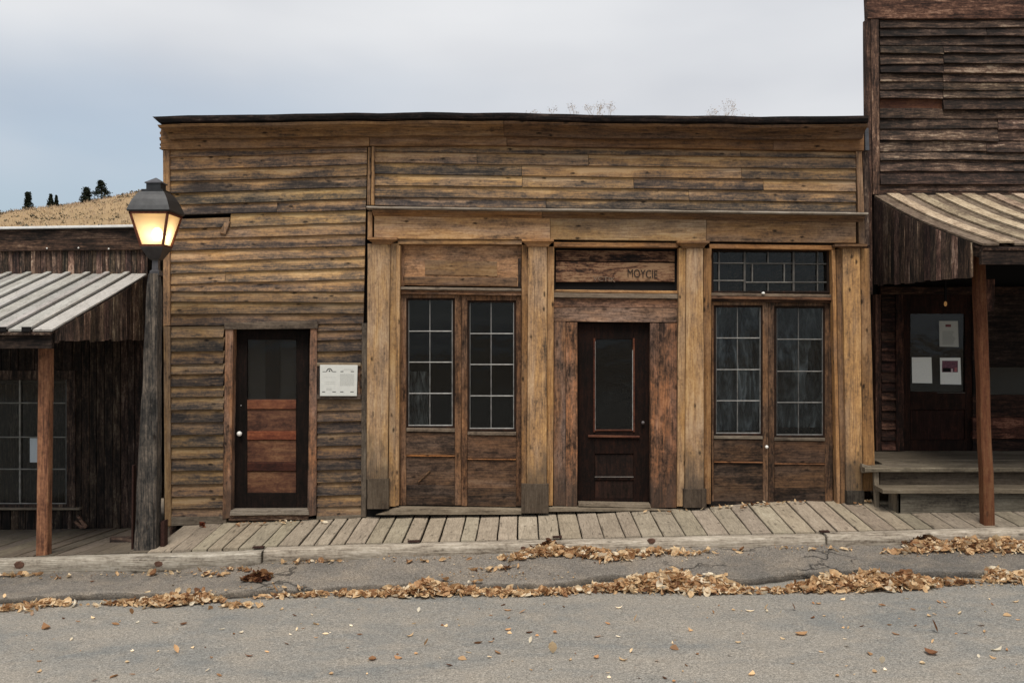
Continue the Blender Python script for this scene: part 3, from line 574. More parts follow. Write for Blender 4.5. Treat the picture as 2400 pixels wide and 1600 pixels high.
# cornice ledge, bed moulding, architrave
LG = [(859, 483), (1150, 487), (1530, 491), (2034, 498)]
moulding('cornice_ledge', 859, 2035, LG, [(0, -0.20), (0.018, -0.205), (0.03, -0.19)], -0.20, 'gray_x', SB, (0.78, 0.74, 0.72), yback=0.05)
LG2 = [(x, y + 8.0) for x, y in LG]
moulding('bed_moulding', 872, 1270, LG2, [(0, -0.155), (0.02, -0.145), (0.045, -0.10), (0.06, -0.085)], -0.155, 'tan_x', SB, (0.72, 0.6, 0.5), n=30, yback=0.05)
moulding('bed_moulding', 1271, 2028, LG2, [(0, -0.155), (0.02, -0.145), (0.045, -0.10), (0.06, -0.085)], -0.155, 'tan_x', SB, (0.42, 0.37, 0.34), n=40, yback=0.05)
AT = [(862, 503), (1150, 506), (1530, 511), (2026, 516)]; AB = [(862, 560), (1290, 561), (1590, 565), (2026, 570)]
for a, b, mat, c in ((877, 1289, 'tan_x', (1.14, 1.04, 0.92)), (1290, 1655, 'tan_x', (0.80, 0.79, 0.74)), (1656, 2006, 'tan_x', (0.62, 0.56, 0.5))):
    part('architrave_board', mat, SB, c, (a, ip(a, AT)), (b, ip(b, AT)), (b, ip(b, AB)), (a, ip(a, AB)), -0.07, 0.13, jit=0.002, warp=0.004)
part('architrave_end', 'tan_z', SB, (1.0, 0.9, 0.8), (862, 496), (872, 496), (872, 556), (861, 556), -0.09, 0.13, 'z')
part('architrave_end', 'tan_z', SB, (0.45, 0.42, 0.4), (2012, 514), (2026, 515), (2028, 572), (2014, 571), -0.085, 0.13, 'z')
# pilasters
def pilaster(cap, shaft, base, strips, ys, col, bcol, capcol, mat='pilaster_z'):
    """cap (x0,x1,y0,y1) shaft ((xt0,xt1),(xb0,xb1)) base (x0,x1,y0,y1)"""
    o = part('pilaster', mat, SB, col, (shaft[0][0], cap[3] - 1), (shaft[0][1], cap[3] - 1), (shaft[1][1], base[2] + 1), (shaft[1][0], base[2] + 1), -0.095, 0.16, 'z', jit=0.003, warp=0.004)
    zt, zb = cap[2], cap[3]; m = MB(); yF = -0.15
    a0, a1 = cap[0], cap[1]; rings = []
    for q, (yy, ex) in ((zt, (-0.16, 0)), (zt + 4, (-0.16, 0)), (zt + 6, (-0.145, 3)), (zb - 4, (-0.112, 9)), (zb - 3.5, (-0.108, 9)), (zb, (-0.108, 9))) if False else ():
        pass
    for py, yy, ex in ((zt, -0.162, 0), (zt + 5, -0.162, 0), (zt + 7, -0.145, 4), (zb - 4, -0.118, 11), (zb, -0.112, 12)):
        p, q = W(a0 + ex, py, yy), W(a1 - ex, py, yy); rings.append([(p.x, yy, p.z), (q.x, yy, q.z), (q.x, 0.05, q.z), (p.x, 0.05, p.z)])
    m.prism(rings).build('capital', 'tan_x', o, capcol)
    part('base_block', 'gray_z' , o, bcol, base[0], base[2], base[1], base[3], -0.125, 0.18, 'z', jit=0.003)
    for (t0, t1, b0, b1, yt, yb, yy, c) in strips:
        part('side_strip', 'tan_z', o, c, (t0, yt), (t1, yt), (b1, yb), (b0, yb), yy, 0.12, 'z', jit=0.002)
    return o
CT = (0.98, 0.93, 0.82)
pilaster((861, 930, 556, 572), ((861.5, 914), (859, 908)), (861, 911, 1122, 1192), [(914.5, 934, 910, 930, 570, 1186, -0.055, (0.88, 0.84, 0.74)), (929, 938, 926, 934, 575, 1184, -0.075, (1.0, 0.92, 0.78))], None, (1.0, 0.96, 0.86), (0.25, 0.21, 0.175), (0.75, 0.63, 0.54))
pilaster((1223, 1298, 560, 578), ((1238, 1282), (1235, 1281)), (1222, 1286, 1134, 1202), [(1223, 1237.5, 1222, 1234.5, 574, 1133, -0.05, (0.72, 0.62, 0.5)), (1282.5, 1299, 1281.5, 1296, 578, 1184, -0.05, (0.9, 0.78, 0.62))], None, (1.16, 1.09, 0.96), (0.25, 0.21, 0.18), (0.95, 0.8, 0.68))
pilaster((1588, 1663, 564, 581), ((1609, 1648), (1606, 1650)), (1602, 1656, 1146, 1189), [(1591, 1607.5, 1587, 1604, 581, 1186, -0.06, (1.0, 0.92, 0.76)), (1648.5, 1668, 1651, 1666, 582, 1180, -0.05, (0.62, 0.52, 0.42))], None, (1.0, 0.95, 0.86), (0.24, 0.20, 0.175), (0.62, 0.53, 0.45))
pilaster((1957, 2033, 572, 582), ((1975, 2016), (1984, 2022)), (1985, 2026, 1150, 1182), [(1950, 1958, 1962, 1970, 586, 1180, -0.07, (0.9, 0.74, 0.56)), (1959, 1974.5, 1971, 1983.5, 584, 1180, -0.05, (0.6, 0.52, 0.45)), (2017, 2037, 2023, 2052, 582, 1150, -0.055, (0.72, 0.62, 0.5))], None, (1.12, 1.03, 0.87), (0.22, 0.21, 0.20), (0.42, 0.36, 0.32))
# lintel strips between capitals
for a, b, ya, yb, h, c in ((932, 1223, 561, 562, 11, (0.95, .86, .72)), (1298, 1590, 567, 569, 11, (0.82, .66, .52)), (1663, 1957, 571, 575, 11, (0.72, .56, .43))):
    part('lintel_strip', 'tan_x', SB, c, (a, ya), (b, yb), (b, yb + h), (a, ya + h), -0.05, 0.12, jit=0.002)

# bay 1: solid transom panel with raised plaque
m = MB(); m.px((939, 574), (1222, 576), (1222, 672), (938, 668), 0.055, 0.04); p1 = m.build('transom_panel', 'red_x', SB, (1.55, 1.35, 1.1))
part('panel_plaque', 'tan_x', p1, (0.60, 0.57, 0.55), (996, 609), (1165, 613), (1165, 648), (996, 644), 0.045, 0.02, warp=0.002)
part('bottom_rail', 'tan_x', p1, (0.55, 0.50, 0.48), (948, 648), (1212, 651), (1212, 671), (948, 665), 0.048, 0.02, jit=0.002)
part('side_rail', 'red_z', p1, (0.85, 0.72, 0.6), (939, 577), (947, 577), (947, 670), (939, 670), 0.035, 0.03, 'z')
part('side_rail', 'dark_z', p1, (0.6, 0.6, 0.6), (1214, 606), (1221, 604), (1221, 674), (1214, 674), 0.04, 0.03, 'z')
for a, b, yy, c, mt in ((672, 678, -0.02, (0.62, 0.55, 0.5), 'gray_x'), (678.5, 684, 0.0, (0.9, 0.72, 0.56), 'red_x'), (684.5, 689, -0.012, (1.0, 0.8, 0.62), 'red_x')):
    part('transom_rail', mt, SB, c, (938, a + 0), (1222, a + 4), (1222, b + 4), (938, b), yy, 0.12, jit=0.0015)

def glazed_door(x0, x1, yt, yb, sash, vx, hys, zs, rails, col, label=None, knob=None, head=6, mcol=(1, 1, 1)):
    """door leaf: frame mesh with panes, muntins and panels as sub-parts. sash=(sx0,sx1,sy0,sy1)"""
    sx0, sx1, sy0, sy1 = sash; m = MB(); y = 0.03
    m.rect(x0, yt, sx0, yb, y, 0.05, 'z', jit=0.001); m.rect(sx1, yt, x1, yb, y, 0.05, 'z', jit=0.001); m.rect(sx0, yt, sx1, sy0, y, 0.05)
    o = m.build('door', 'red_z', SB, col); tag(o, label)
    mb = MB(); e = 5   # dark sash frame
    mb.rect(sx0, sy0, sx0 + e, sy1, 0.05, 0.04, 'z'); mb.rect(sx1 - e, sy0, sx1, sy1, 0.05, 0.04, 'z'); mb.rect(sx0 + e, sy0, sx1 - e, sy0 + e, 0.05, 0.04); mb.rect(sx0 + e, sy1 - e, sx1 - e, sy1, 0.05, 0.04)
    mb.build('sash', 'espresso_z', o, (1.2, 1.1, 1.0))
    ix0, ix1, iy0, iy1 = sx0 + e, sx1 - e, sy0 + e, sy1 - e; w = 1.6
    xs = [ix0, *vx, ix1]; ys = [iy0, *hys, iy1]
    for q in vx: part('muntin', 'muntin', o, tuple(c * 0.55 for c in mcol), q - w * .7, iy0, q + w * .7, iy1, 0.066, 0.02, 'z')
    for q in hys: part('muntin', 'muntin', o, mcol, ix0, q - w * .8, ix1, q + w * .8, 0.062, 0.024)
    part('putty_bead', 'muntin', o, tuple(c * 0.9 for c in mcol), ix0, iy1 - 2.6, ix1, iy1 - .2, 0.056, 0.03)
    part('putty_bead', 'muntin', o, tuple(c * 0.7 for c in mcol), ix1 - 2.2, iy0, ix1 - .2, iy1 - 2.8, 0.058, 0.03, 'z')
    part('putty_bead', 'muntin', o, tuple(c * 0.4 for c in mcol), ix0 + .2, iy0, ix0 + 2.0, iy1 - 2.8, 0.058, 0.03, 'z')
    for a, b in zip(xs, xs[1:]):
        for c, d in zip(ys, ys[1:]):
            P = [W(a + .3, d - .3, 0.075), W(b - .3, d - .3, 0.075), W(b - .3, c + .3, 0.075), W(a + .3, c + .3, 0.075)]
            tx, tz = R.uniform(-.004, .004), R.uniform(-.004, .004)
            P[1].y += tx; P[2].y += tx + tz; P[3].y += tz
            g = MB(); g.slab(*P, (0, -1, 0), 0.004, seg=1, cham=0); g.build('pane', 'glass', o)
    for (a, b, mat, c, dy, nm) in rails:
        part(nm, mat, o, c, (sx0 + .5, a), (sx1 - .5, a + 1), (sx1 - .5, b + 1), (sx0 + .5, b), 0.03 + dy, 0.05 - dy * .5, jit=0.0015)
    if knob:
        p = W(knob[0], knob[1], -0.01); MB().sphere(p, knob[2], 12, 8).build('knob', knob[3], o, smooth=True)
        MB().sphere(W(knob[0] - 12, knob[1] - 2, 0.028), 0.012, 8, 6).build('keyhole', 'black', o)
    return o
BR = (0.46, 0.36, 0.30)
def lower(y0, c1, c2, c3, base):
    return [(y0, y0 + 8, 'gray_x', (0.62, 0.54, 0.48), -0.02, 'sash_sill'), (y0 + 9, y0 + 62, 'red_x', c1, 0.0, 'rail'), (y0 + 63, y0 + 66, 'tan_x', (0.9, .62, .42), -0.008, 'bead'), (y0 + 66.5, y0 + 133, 'red_x', c2, 0.014, 'panel'), (y0 + 133.5, base, 'red_x', c3, 0.0, 'bottom_rail')]
glazed_door(938, 1081, 690, 1183, (952, 1066, 698, 1003), [1007.5], [776, 848.6, 921.7], None, lower(1003, (0.56, .50, .44), (0.55, .50, .45), (0.42, .40, .38), 1183), (0.82, 0.68, 0.54), 'glazed door leaf with diagonal scratch in its lower panel')
glazed_door(1081.6, 1222, 692, 1185, (1095.5, 1210, 704, 1010), [1151], [781.6, 854, 927.5], None, lower(1011, (0.5, .42, .36), (0.52, .46, .41), (0.38, .36, .34), 1186), (0.78, 0.62, 0.48))
part('scratch_mark', 'tan_x', SB, (0.35, 0.3, 0.27), (978, 1128), (1006, 1102), (1009, 1104), (981, 1131), 0.025, 0.02)
part('door_step', 'gray_x', SB, (0.72, 0.66, 0.58), (928, 1190), (1222, 1194), (1222, 1205), (880, 1206), -0.10, 0.25, jit=0.003)
part('sill_gap', 'black', SB, None, 935, 1184, 1222, 1196, 0.05, 0.04)

# bay 2: dark sign panel, header, narrow door between wide boards
sp = part('sign_recess', 'black', SB, None, 1298, 580, 1588, 684, 0.10, 0.03)
part('sign_board', 'signboard_x', sp, (0.6, .52, .48), (1303, 586), (1581, 589), (1581, 614), (1303, 611), 0.07, 0.025, jit=0.004, warp=0.006)
sb2 = part('sign_board', 'signboard_x', sp, (0.85, .76, .70), (1303, 613), (1581, 617), (1581, 660), (1303, 660), 0.065, 0.025, jit=0.006, warp=0.006)
def lettering(txt, px, py, y, hpx, wpx, mat, par, name='lettering', rot=0.0):
    cu = bpy.data.curves.new('t', 'FONT'); cu.body = txt; cu.size = 1.0; cu.extrude = 0.01
    ob = bpy.data.objects.new('t', cu); COL.objects.link(ob); dg = bpy.context.evaluated_depsgraph_get()
    me = ob.evaluated_get(dg).to_mesh(); vs = [v.co.copy() for v in me.vertices]; fs = [tuple(p.vertices) for p in me.polygons]
    ob.evaluated_get(dg).to_mesh_clear(); bpy.data.objects.remove(ob)
    x0, x1 = min(v.x for v in vs), max(v.x for v in vs); y0, y1 = min(v.y for v in vs), max(v.y for v in vs)
    s = (D + y) / F; m = MB(); o = W(px, py, y)
    for v in vs: m.v.append(o + Vector(((v.x - x0) / (x1 - x0) * wpx * s, -(0.0015 if v.z > 0 else -0.0015), (v.y - y0) / (y1 - y0) * hpx * s + rot * (v.x - x0) / (x1 - x0) * wpx * s)))
    for f in fs: m.face(f)
    return m.build(name, mat, par)
lettering('MOYCIE', 1471, 649, 0.0588, 19, 70, 'letter_black', sb2, rot=-0.05)
lettering('VCTIK', 1390, 657, 0.0588, 11, 52, 'ink_grey', sb2, rot=-0.08).color = (0.5, 0.36, 0.28, 1)
for a, b, yy, c, mt in ((678.5, 685, -0.015, (0.95, 0.8, 0.62), 'tan_x'), (686, 697, -0.03, (0.56, 0.48, 0.42), 'gray_x')):
    part('transom_rail', mt, SB, c, (1298, a), (1588, a + 3), (1588, b + 3), (1298, b), yy, 0.12, jit=0.0015)
part('header_board', 'red_x', SB, (1.35, 1.08, 0.92), (1298, 698), (1588, 700), (1588, 721), (1298, 721), 0.0, 0.12, jit=0.002)
part('header_board', 'red_x', SB, (1.15, 1.05, 0.98), (1298, 721.5), (1588, 721.5), (1586, 756), (1298, 753), 0.003, 0.12, jit=0.003, warp=0.003)
part('door_jamb', 'jamb_z', SB, (0.68, 0.62, 0.58), (1299, 754), (1326, 754), (1326, 1184), (1297, 1184), -0.01, 0.14, 'z', jit=0.002)
part('door_jamb', 'jamb_z', SB, (1.15, 0.92, 0.75), (1326.5, 755), (1353, 755), (1353, 1186), (1326.5, 1186), -0.012, 0.14, 'z', jit=0.003)
part('door_jamb', 'jamb_z', SB, (0.9, 0.72, 0.62), (1524, 757), (1587, 757), (1586, 1189), (1525, 1189), -0.012, 0.14, 'z', jit=0.003)
m = MB(); y = 0.085
m.rect(1354, 757, 1394, 1180, y, 0.045, 'z'); m.rect(1485, 757, 1524, 1180, y, 0.045, 'z'); m.rect(1394, 757, 1485, 795, y, 0.045); m.rect(1394, 1009, 1485, 1063, y, 0.045); m.rect(1394, 1118, 1485, 1125, y, 0.045); m.rect(1394, 1168, 1485, 1180, y, 0.045)
d2 = m.build('door', 'espresso_z', SB, (0.45, 0.38, 0.36)); tag(d2, 'dark brown door with one tall pane')
part('pane', 'glass', d2, None, 1394, 795, 1485, 1009, 0.10, 0.005, cham=0)
for a in ((1391, 792, 1395.5, 1012), (1483.5, 792, 1488, 1012)): part('glass_bead', 'door_x', d2, (0.55, 0.38, 0.34), *a, 0.072, 0.02, 'z')
part('glass_bead', 'muntin', d2, (0.8, .8, .8), 1482, 820, 1483.8, 1008, 0.07, 0.02, 'z'); part('glass_bead', 'muntin', d2, (0.45, .42, .4), 1394.5, 800, 1396.2, 1008, 0.07, 0.02, 'z')
part('glass_bead', 'door_x', d2, (0.5, 0.4, 0.36), 1395, 1006, 1484, 1010, 0.074, 0.02)
part('door_ledge', 'door_x', d2, (0.6, 0.5, 0.48), (1379, 1019), (1499, 1021), (1499, 1026), (1379, 1024), 0.055, 0.03)
part('panel', 'espresso_z', d2, (0.8, .75, .75), 1394.5, 1063.5, 1484.5, 1117.5, 0.1, 0.02); part('panel', 'espresso_z', d2, (1.5, 1.2, 1.1), 1394.5, 1125.5, 1484.5, 1167.5, 0.1, 0.02)
part('bead', 'muntin', d2, (0.38, .34, .32), 1394, 1116.5, 1485, 1118.5, 0.078, 0.02)
MB().sphere(W(1507, 990, 0.05), 0.02, 12, 8).build('knob', 'iron', d2, (3, 2.8, 2.8), smooth=True)
part('door_sill', 'gray_x', SB, (0.68, 0.62, 0.55), (1356, 1178), (1524, 1181), (1526, 1190), (1356, 1186), -0.05, 0.16, jit=0.002)
part('sill_board', 'gray_x', SB, (0.72, 0.66, 0.58), (1286, 1188), (1500, 1191), (1586, 1196), (1286, 1199), -0.07, 0.2, jit=0.002)

# bay 3: leaded transom and second glazed double door
m = MB(); m.rect(1667, 586, 1672, 686, 0.03, 0.06, 'z'); m.rect(1939, 586, 1951, 686, 0.03, 0.06, 'z'); m.rect(1672, 586, 1939, 590, 0.03, 0.06); m.rect(1672, 682, 1939, 687, 0.03, 0.06)
tw = m.build('transom_window', 'espresso_z', SB, (1.4, 1.3, 1.2))
mcc = (0.4, 0.38, 0.36)
for x0, y0, x1, y1, k in ((1743, 590, 1748, 682, .6), (1858, 590, 1863, 682, .6), (1684, 590, 1687, 682, 1), (1915, 590, 1918, 682, .7), (1672, 615, 1743, 618, 1), (1672, 656, 1743, 659, 1.1), (1748, 616, 1858, 619, .6), (1748, 660, 1858, 663, 1.1), (1863, 617, 1939, 620, .55), (1863, 660, 1939, 663, .6), (1762, 619, 1765, 660, 1), (1837, 619, 1840, 660, 1), (1799, 590, 1802, 616, .9), (1799, 663, 1802, 682, .7)):
    part('muntin', 'muntin', tw, tuple(c * k for c in mcc), x0, y0, x1, y1, 0.055, 0.02, 'z' if y1 - y0 > x1 - x0 else 'x')
for x0, x1 in ((1672, 1743), (1748, 1858), (1863, 1939)): part('pane', 'glass', tw, None, x0, 590, x1, 682, 0.085, 0.004, cham=0)
for a, b, yy, c, mt in ((686, 693, -0.01, (0.62, 0.52, 0.45), 'gray_x'), (693.5, 700, -0.03, (0.6, 0.46, 0.38), 'red_x'), (700.5, 706, 0.0, (0.42, 0.34, 0.3), 'red_x')):
    part('transom_rail', mt, SB, c, (1667, a), (1952, a + 4), (1952, b + 4), (1667, b), yy, 0.12, jit=0.0015)
MB().sphere(W(1789, 687, -0.03), 0.02, 10, 8, 0.8).build('knob', 'porcelain', SB)
def lower3(y0, c1, c2, base): return [(y0, y0 + 7, 'gray_x', (0.5, 0.46, 0.42), -0.02, 'sash_sill'), (y0 + 8, y0 + 59, 'red_x', c1, 0.0, 'rail'), (y0 + 60, y0 + 63, 'tan_x', (0.6, .42, .32), -0.008, 'bead'), (y0 + 63.5, y0 + 118, 'red_x', c2, 0.014, 'panel'), (y0 + 118.5, base, 'red_x', (0.32, .30, .28), 0.0, 'bottom_rail')]
glazed_door(1668, 1800.5, 707, 1174, (1673, 1788, 715, 1021), [1728.5], [792, 866, 939], None, lower3(1021, (0.46, .41, .36), (0.46, .42, .37), 1174), (0.66, 0.56, 0.45), 'glazed door leaf with small white knob', knob=(1797, 1047, 0.02, 'porcelain'), mcol=(0.75, 0.75, 0.75))
glazed_door(1801, 1952, 709, 1174, (1815, 1934, 717, 1025), [1871.5], [795, 870, 943], None, lower3(1025, (0.36, .31, .28), (0.42, .38, .34), 1174), (0.6, 0.52, 0.44), mcol=(0.5, 0.5, 0.5))
part('sill_gap', 'dark_x', SB, (0.5, .5, .5), 1660, 1174, 1960, 1192, 0.03, 0.1)
part('sill_gap', 'black', SB, None, 850, 1190, 932, 1214, 0.0, 0.1)
# cloth hung behind the glass of bay 3, and pale things inside bay 1
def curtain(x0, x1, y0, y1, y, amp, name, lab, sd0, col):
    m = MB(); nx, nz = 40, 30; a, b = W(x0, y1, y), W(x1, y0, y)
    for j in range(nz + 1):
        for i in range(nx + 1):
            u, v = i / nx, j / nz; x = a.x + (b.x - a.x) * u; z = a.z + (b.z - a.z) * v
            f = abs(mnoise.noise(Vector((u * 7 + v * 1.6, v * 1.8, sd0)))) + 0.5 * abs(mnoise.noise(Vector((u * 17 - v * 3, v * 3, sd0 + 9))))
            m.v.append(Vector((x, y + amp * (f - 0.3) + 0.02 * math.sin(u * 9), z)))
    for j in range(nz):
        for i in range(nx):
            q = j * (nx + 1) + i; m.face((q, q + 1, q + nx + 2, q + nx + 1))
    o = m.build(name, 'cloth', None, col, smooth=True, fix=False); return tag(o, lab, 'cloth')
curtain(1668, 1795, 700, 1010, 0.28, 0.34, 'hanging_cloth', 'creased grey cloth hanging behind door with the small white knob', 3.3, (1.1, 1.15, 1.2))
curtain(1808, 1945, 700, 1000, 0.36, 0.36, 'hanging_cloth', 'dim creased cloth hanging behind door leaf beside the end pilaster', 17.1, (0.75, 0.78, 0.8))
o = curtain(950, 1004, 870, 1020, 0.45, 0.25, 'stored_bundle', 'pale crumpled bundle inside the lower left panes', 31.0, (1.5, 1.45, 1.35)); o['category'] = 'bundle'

# ------------------------------------------------------------------ notice board on the wall
nb = empty('notice_board', W(795, 934, -0.08), label='white printed notice board on rails beside the panelled door', cat='notice board')
part('backing_rail', 'gray_x', nb, (0.72, 0.62, 0.5), 743, 850, 845, 858, -0.075, 0.03, jit=0.001)
part('backing_rail', 'gray_x', nb, (0.5, 0.42, 0.4), 742, 924, 845, 935, -0.075, 0.03, jit=0.001)
part('backing_rail', 'dark_z', nb, (1.2, 1.1, 1.0), 744, 858, 750, 924, -0.06, 0.02, 'z'); part('backing_rail', 'dark_z', nb, (1.6, 1.3, 1.1), 838, 858, 844, 924, -0.06, 0.02, 'z')
pn = part('printed_panel', 'board_paint', nb, None, (750, 855), (838, 855.5), (836, 928), (750, 928), -0.10, 0.02)
m = MB(); yp = -0.1006
def bar(m, x0, y0, x1, y1): m.rect(x0, y0, x1, y1, yp, 0.0003, cham=0)
for a in ((756, 870, 765, 871.5), (779, 870, 788, 871.5), (798, 869.5, 805, 871.5), (822, 869.5, 830, 871.5), (755, 917, 762, 919), (779, 917, 787, 919), (797, 917, 805, 919), (821, 917, 829, 919)): bar(m, *a)
for q in range(12):
    t0, t1 = math.pi * q / 12, math.pi * (q + 1) / 12; c = (772, 871)
    for r0, r1 in ((5.2, 7.4),):
        P = [W(c[0] + r * math.cos(t), c[1] - r * math.sin(t) * 1.15, yp) for r, t in ((r0, t0), (r1, t0), (r1, t1), (r0, t1))]
        m.slab(P[0], P[1], P[2], P[3], (0, -1, 0), 0.0003, seg=1, cham=0)
bar(m, 770.5, 867, 774, 871)
tag(m.build('printing', 'ink', pn, fix=False), kind='stuff')
m = MB(); rr = random.Random(3)
def textline(x0, x1, y):
    x = x0
    while x < x1:
        w = rr.uniform(1.2, 4.2); bar(m, x, y, min(x + w, x1), y + 1.1); x += w + 1.0
for y_ in (883.5, 894.5, 898.5): textline(761, 786, y_)
for y_ in (909.5, 911.5, 913.3): textline(765, 778, y_)
textline(806, 828, 864.5); textline(803, 828, 867)
for q in range(15): textline(797, 830, 876 + q * 1.9)
tag(m.build('printing', 'ink_grey', pn, fix=False), kind='stuff')

# ------------------------------------------------------------------ neighbouring shop on the left
YL = 0.9; XGL = W(345, 0, YL).x; XW0 = -7.4
LB = empty('porch_shop', (XGL, YL, deckl_z(XGL, YL)), label='low dark board shop with pale ribbed porch roof and cedar post', cat='building')
def X2p(x, y): return CX + x * F / (D + y)
m = MB(); XLR = -4.2; zc = W(0, 531, YL).z
m.box(XW0, YL + 0.12, -0.6, XW0 + 0.1, 7.4, zc - 0.1); m.box(XLR - 0.1, YL + 0.12, -0.6, XLR, 7.4, zc - 0.1); m.box(XW0 + 0.1, 7.3, -0.6, XLR - 0.1, 7.4, zc - 0.2); m.build('rear_wall', 'dark_z', LB)
m = MB(); m.slab(Vector((XW0, YL + 0.1, zc - 0.03)), Vector((XLR, YL + 0.1, zc - 0.03)), Vector((XLR, 7.5, zc - 0.25)), Vector((XW0, 7.5, zc - 0.25)), (0, 0, 1), 0.07, seg=1); m.build('roof', 'metal_white', LB)
m = MB(); m.px((-170, 540), (345, 534), (345, 900), (-170, 900), YL + 0.1, 0.03); m.px((165, 900), (345, 900), (345, 1245), (165, 1245), YL + 0.1, 0.03); m.px((-170, 1195), (164, 1195), (164, 1245), (-170, 1245), YL + 0.1, 0.03); m.build('sheathing', 'black', LB)
part('roof_cap', 'metal_white', LB, (1.15, 1.15, 1.15), (-160, 534), (340, 526), (340, 531.5), (-160, 539.5), YL - 0.10, 0.25)
for a, b, c in ((537, 562, (0.62, .58, .55)), (562.5, 588, (0.8, .7, .62))):
    part('fascia_board', 'dark_x', LB, c, (-160, a + 3), (345, a - 3), (345, b - 3), (-160, b + 3), YL - 0.05, 0.08, jit=0.003)
for q, (xx, yy) in enumerate(((110, 582), (184, 581), (255, 583))): MB().sphere(W(xx, yy, YL - 0.056), 0.011, 8, 6).build('nail_head', 'porcelain', LB)
x = -160.0
while x < 345:
    w = R.uniform(7, 15); x2 = min(346, x + w)
    part('wall_board', 'dark_z', LB, tint(R.uniform(0.9, 1.9), 0.15, 0.06, (.98, .97, .92)), (x + .4, 586), (x2 - .4, 585), (x2 - .4, 650), (x + .4, 650), YL - R.uniform(0.0, 0.018), 0.02, 'z', jit=0.002); x = x2
# porch roof: boards with battens
zrb, zrf, yrf = W(345, 641, YL).z, W(122, 772, -1.466).z, -1.466
def rl(x, v, off=0.0):
    y = YL + (yrf - YL) * v; z = zrb + (zrf - zrb) * v - 0.02 * math.sin(v * math.pi) + off; return Vector((x, y, z))
nrm = Vector((0, -(zrb - zrf), (YL - yrf))).normalized()
m = MB(); m.slab(rl(XW0, 1, -0.035), rl(XW0, 0, -0.035), rl(XGL - 0.02, 0, -0.035), rl(XGL - 0.02, 1, -0.035), nrm, 0.02, seg=4); pr = m.build('porch_roof', 'dark_y', LB, (0.8, .8, .8))
sp_ = 0.243; x = XGL; i = 0
while x > XW0 + 0.2:
    x0 = x - sp_
    MB().slab(rl(x0 + 0.05, 1, 0), rl(x0 + 0.05, 0, 0), rl(x - 0.003, 0, 0), rl(x - 0.003, 1, 0), nrm, 0.02, seg=5, warp=0.004).build('roof_board', 'roofgray_y', pr, tint(0.66, 0.10, 0.02, (1, .985, .95)))
    if i: MB().slab(rl(x - 0.035, 1.008, 0.026), rl(x - 0.035, 0, 0.026), rl(x + 0.03, 0, 0.026), rl(x + 0.03, 1.008, 0.026), nrm, 0.03, seg=5, jit=0.002).build('batten', 'roofgray_y', pr, tint(0.72, 0.08, 0.02, (1, .985, .95))); MB().slab(rl(x - 0.05, 1.008, -0.02), rl(x + 0.04, 1.008, -0.02), rl(x + 0.04, 1.008, 0.032), rl(x - 0.05, 1.008, 0.032), (0, -1, 0), 0.012, seg=1).build('batten_end', 'black', pr)
    x = x0; i += 1
m = MB(); m.slab(rl(XW0, 1, -0.19) + Vector((0, 0.05, 0)), rl(XGL - 0.03, 1, -0.19) + Vector((0, 0.05, 0)), rl(XGL - 0.03, 1, -0.04) + Vector((0, 0.05, 0)), rl(XW0, 1, -0.04) + Vector((0, 0.05, 0)), (0, -1, 0), 0.05); m.build('porch_fascia', 'dark_x', LB, (0.35, .35, .35))
yb_ = -1.0; zbeam = rl(0, (YL - yb_) / (YL - yrf)).z - 0.055
m = MB(); m.box(XW0, yb_ - 0.06, zbeam - 0.16, XGL - 0.06, yb_ + 0.06, zbeam); m.build('porch_beam', 'dark_x', LB, (0.4, .4, .4))
for xx in (XGL - 0.1, XGL - 0.8, XGL - 1.5, XGL - 2.2):
    MB().slab(rl(xx - 0.05, 0.97, -0.06), rl(xx - 0.05, 0.0, -0.06), rl(xx, 0.0, -0.06), rl(xx, 0.97, -0.06), nrm, 0.08, seg=1).build('rafter', 'dark_y', LB, (0.5, .5, .5))
# gable end boards
y = YL - 0.02; zg0 = W(0, 794, YL).z; zg1 = W(0, 800, -1.36).z
while y > -1.36:
    w = R.uniform(0.09, 0.17); y2 = max(-1.38, y - w); v0, v1 = (YL - y) / (YL - yrf), (YL - y2) / (YL - yrf)
    f0, f1 = (YL - y) / (YL + 1.36), (YL - y2) / (YL + 1.36); jz = R.uniform(-0.02, 0.008)
    a, b = Vector((XGL - R.uniform(0, 0.008), y - .003, zg0 + (zg1 - zg0) * f0 + jz)), Vector((XGL, y2 + .003, zg0 + (zg1 - zg0) * f1 + jz))
    t0, t1 = rl(XGL, v0, -0.028), rl(XGL, v1, -0.028); t0.y += -.003; t1.y += .003
    MB().slab(a, t0, t1, b, (1, 0, 0), 0.02, seg=3, jit=0.004, cham=0.003).build('gable_board', 'dark_z', LB, tint(R.uniform(1.2, 2.2), 0.15, 0.05, (.97, .97, .93))); y = y2
# front wall under the porch
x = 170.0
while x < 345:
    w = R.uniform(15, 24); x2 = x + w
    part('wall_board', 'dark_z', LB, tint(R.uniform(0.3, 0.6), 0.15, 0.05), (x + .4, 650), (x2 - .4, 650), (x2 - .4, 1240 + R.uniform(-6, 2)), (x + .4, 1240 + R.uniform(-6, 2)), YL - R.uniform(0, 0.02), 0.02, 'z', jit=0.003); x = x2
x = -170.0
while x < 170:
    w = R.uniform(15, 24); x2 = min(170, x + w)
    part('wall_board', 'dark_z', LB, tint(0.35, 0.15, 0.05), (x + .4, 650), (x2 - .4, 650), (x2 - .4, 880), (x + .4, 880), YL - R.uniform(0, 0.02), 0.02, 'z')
    part('wall_board', 'dark_z', LB, tint(0.5, 0.15, 0.05), (x + .4, 1196), (x2 - .4, 1196), (x2 - .4, 1242), (x + .4, 1242), YL - R.uniform(0, 0.02), 0.02, 'z'); x = x2
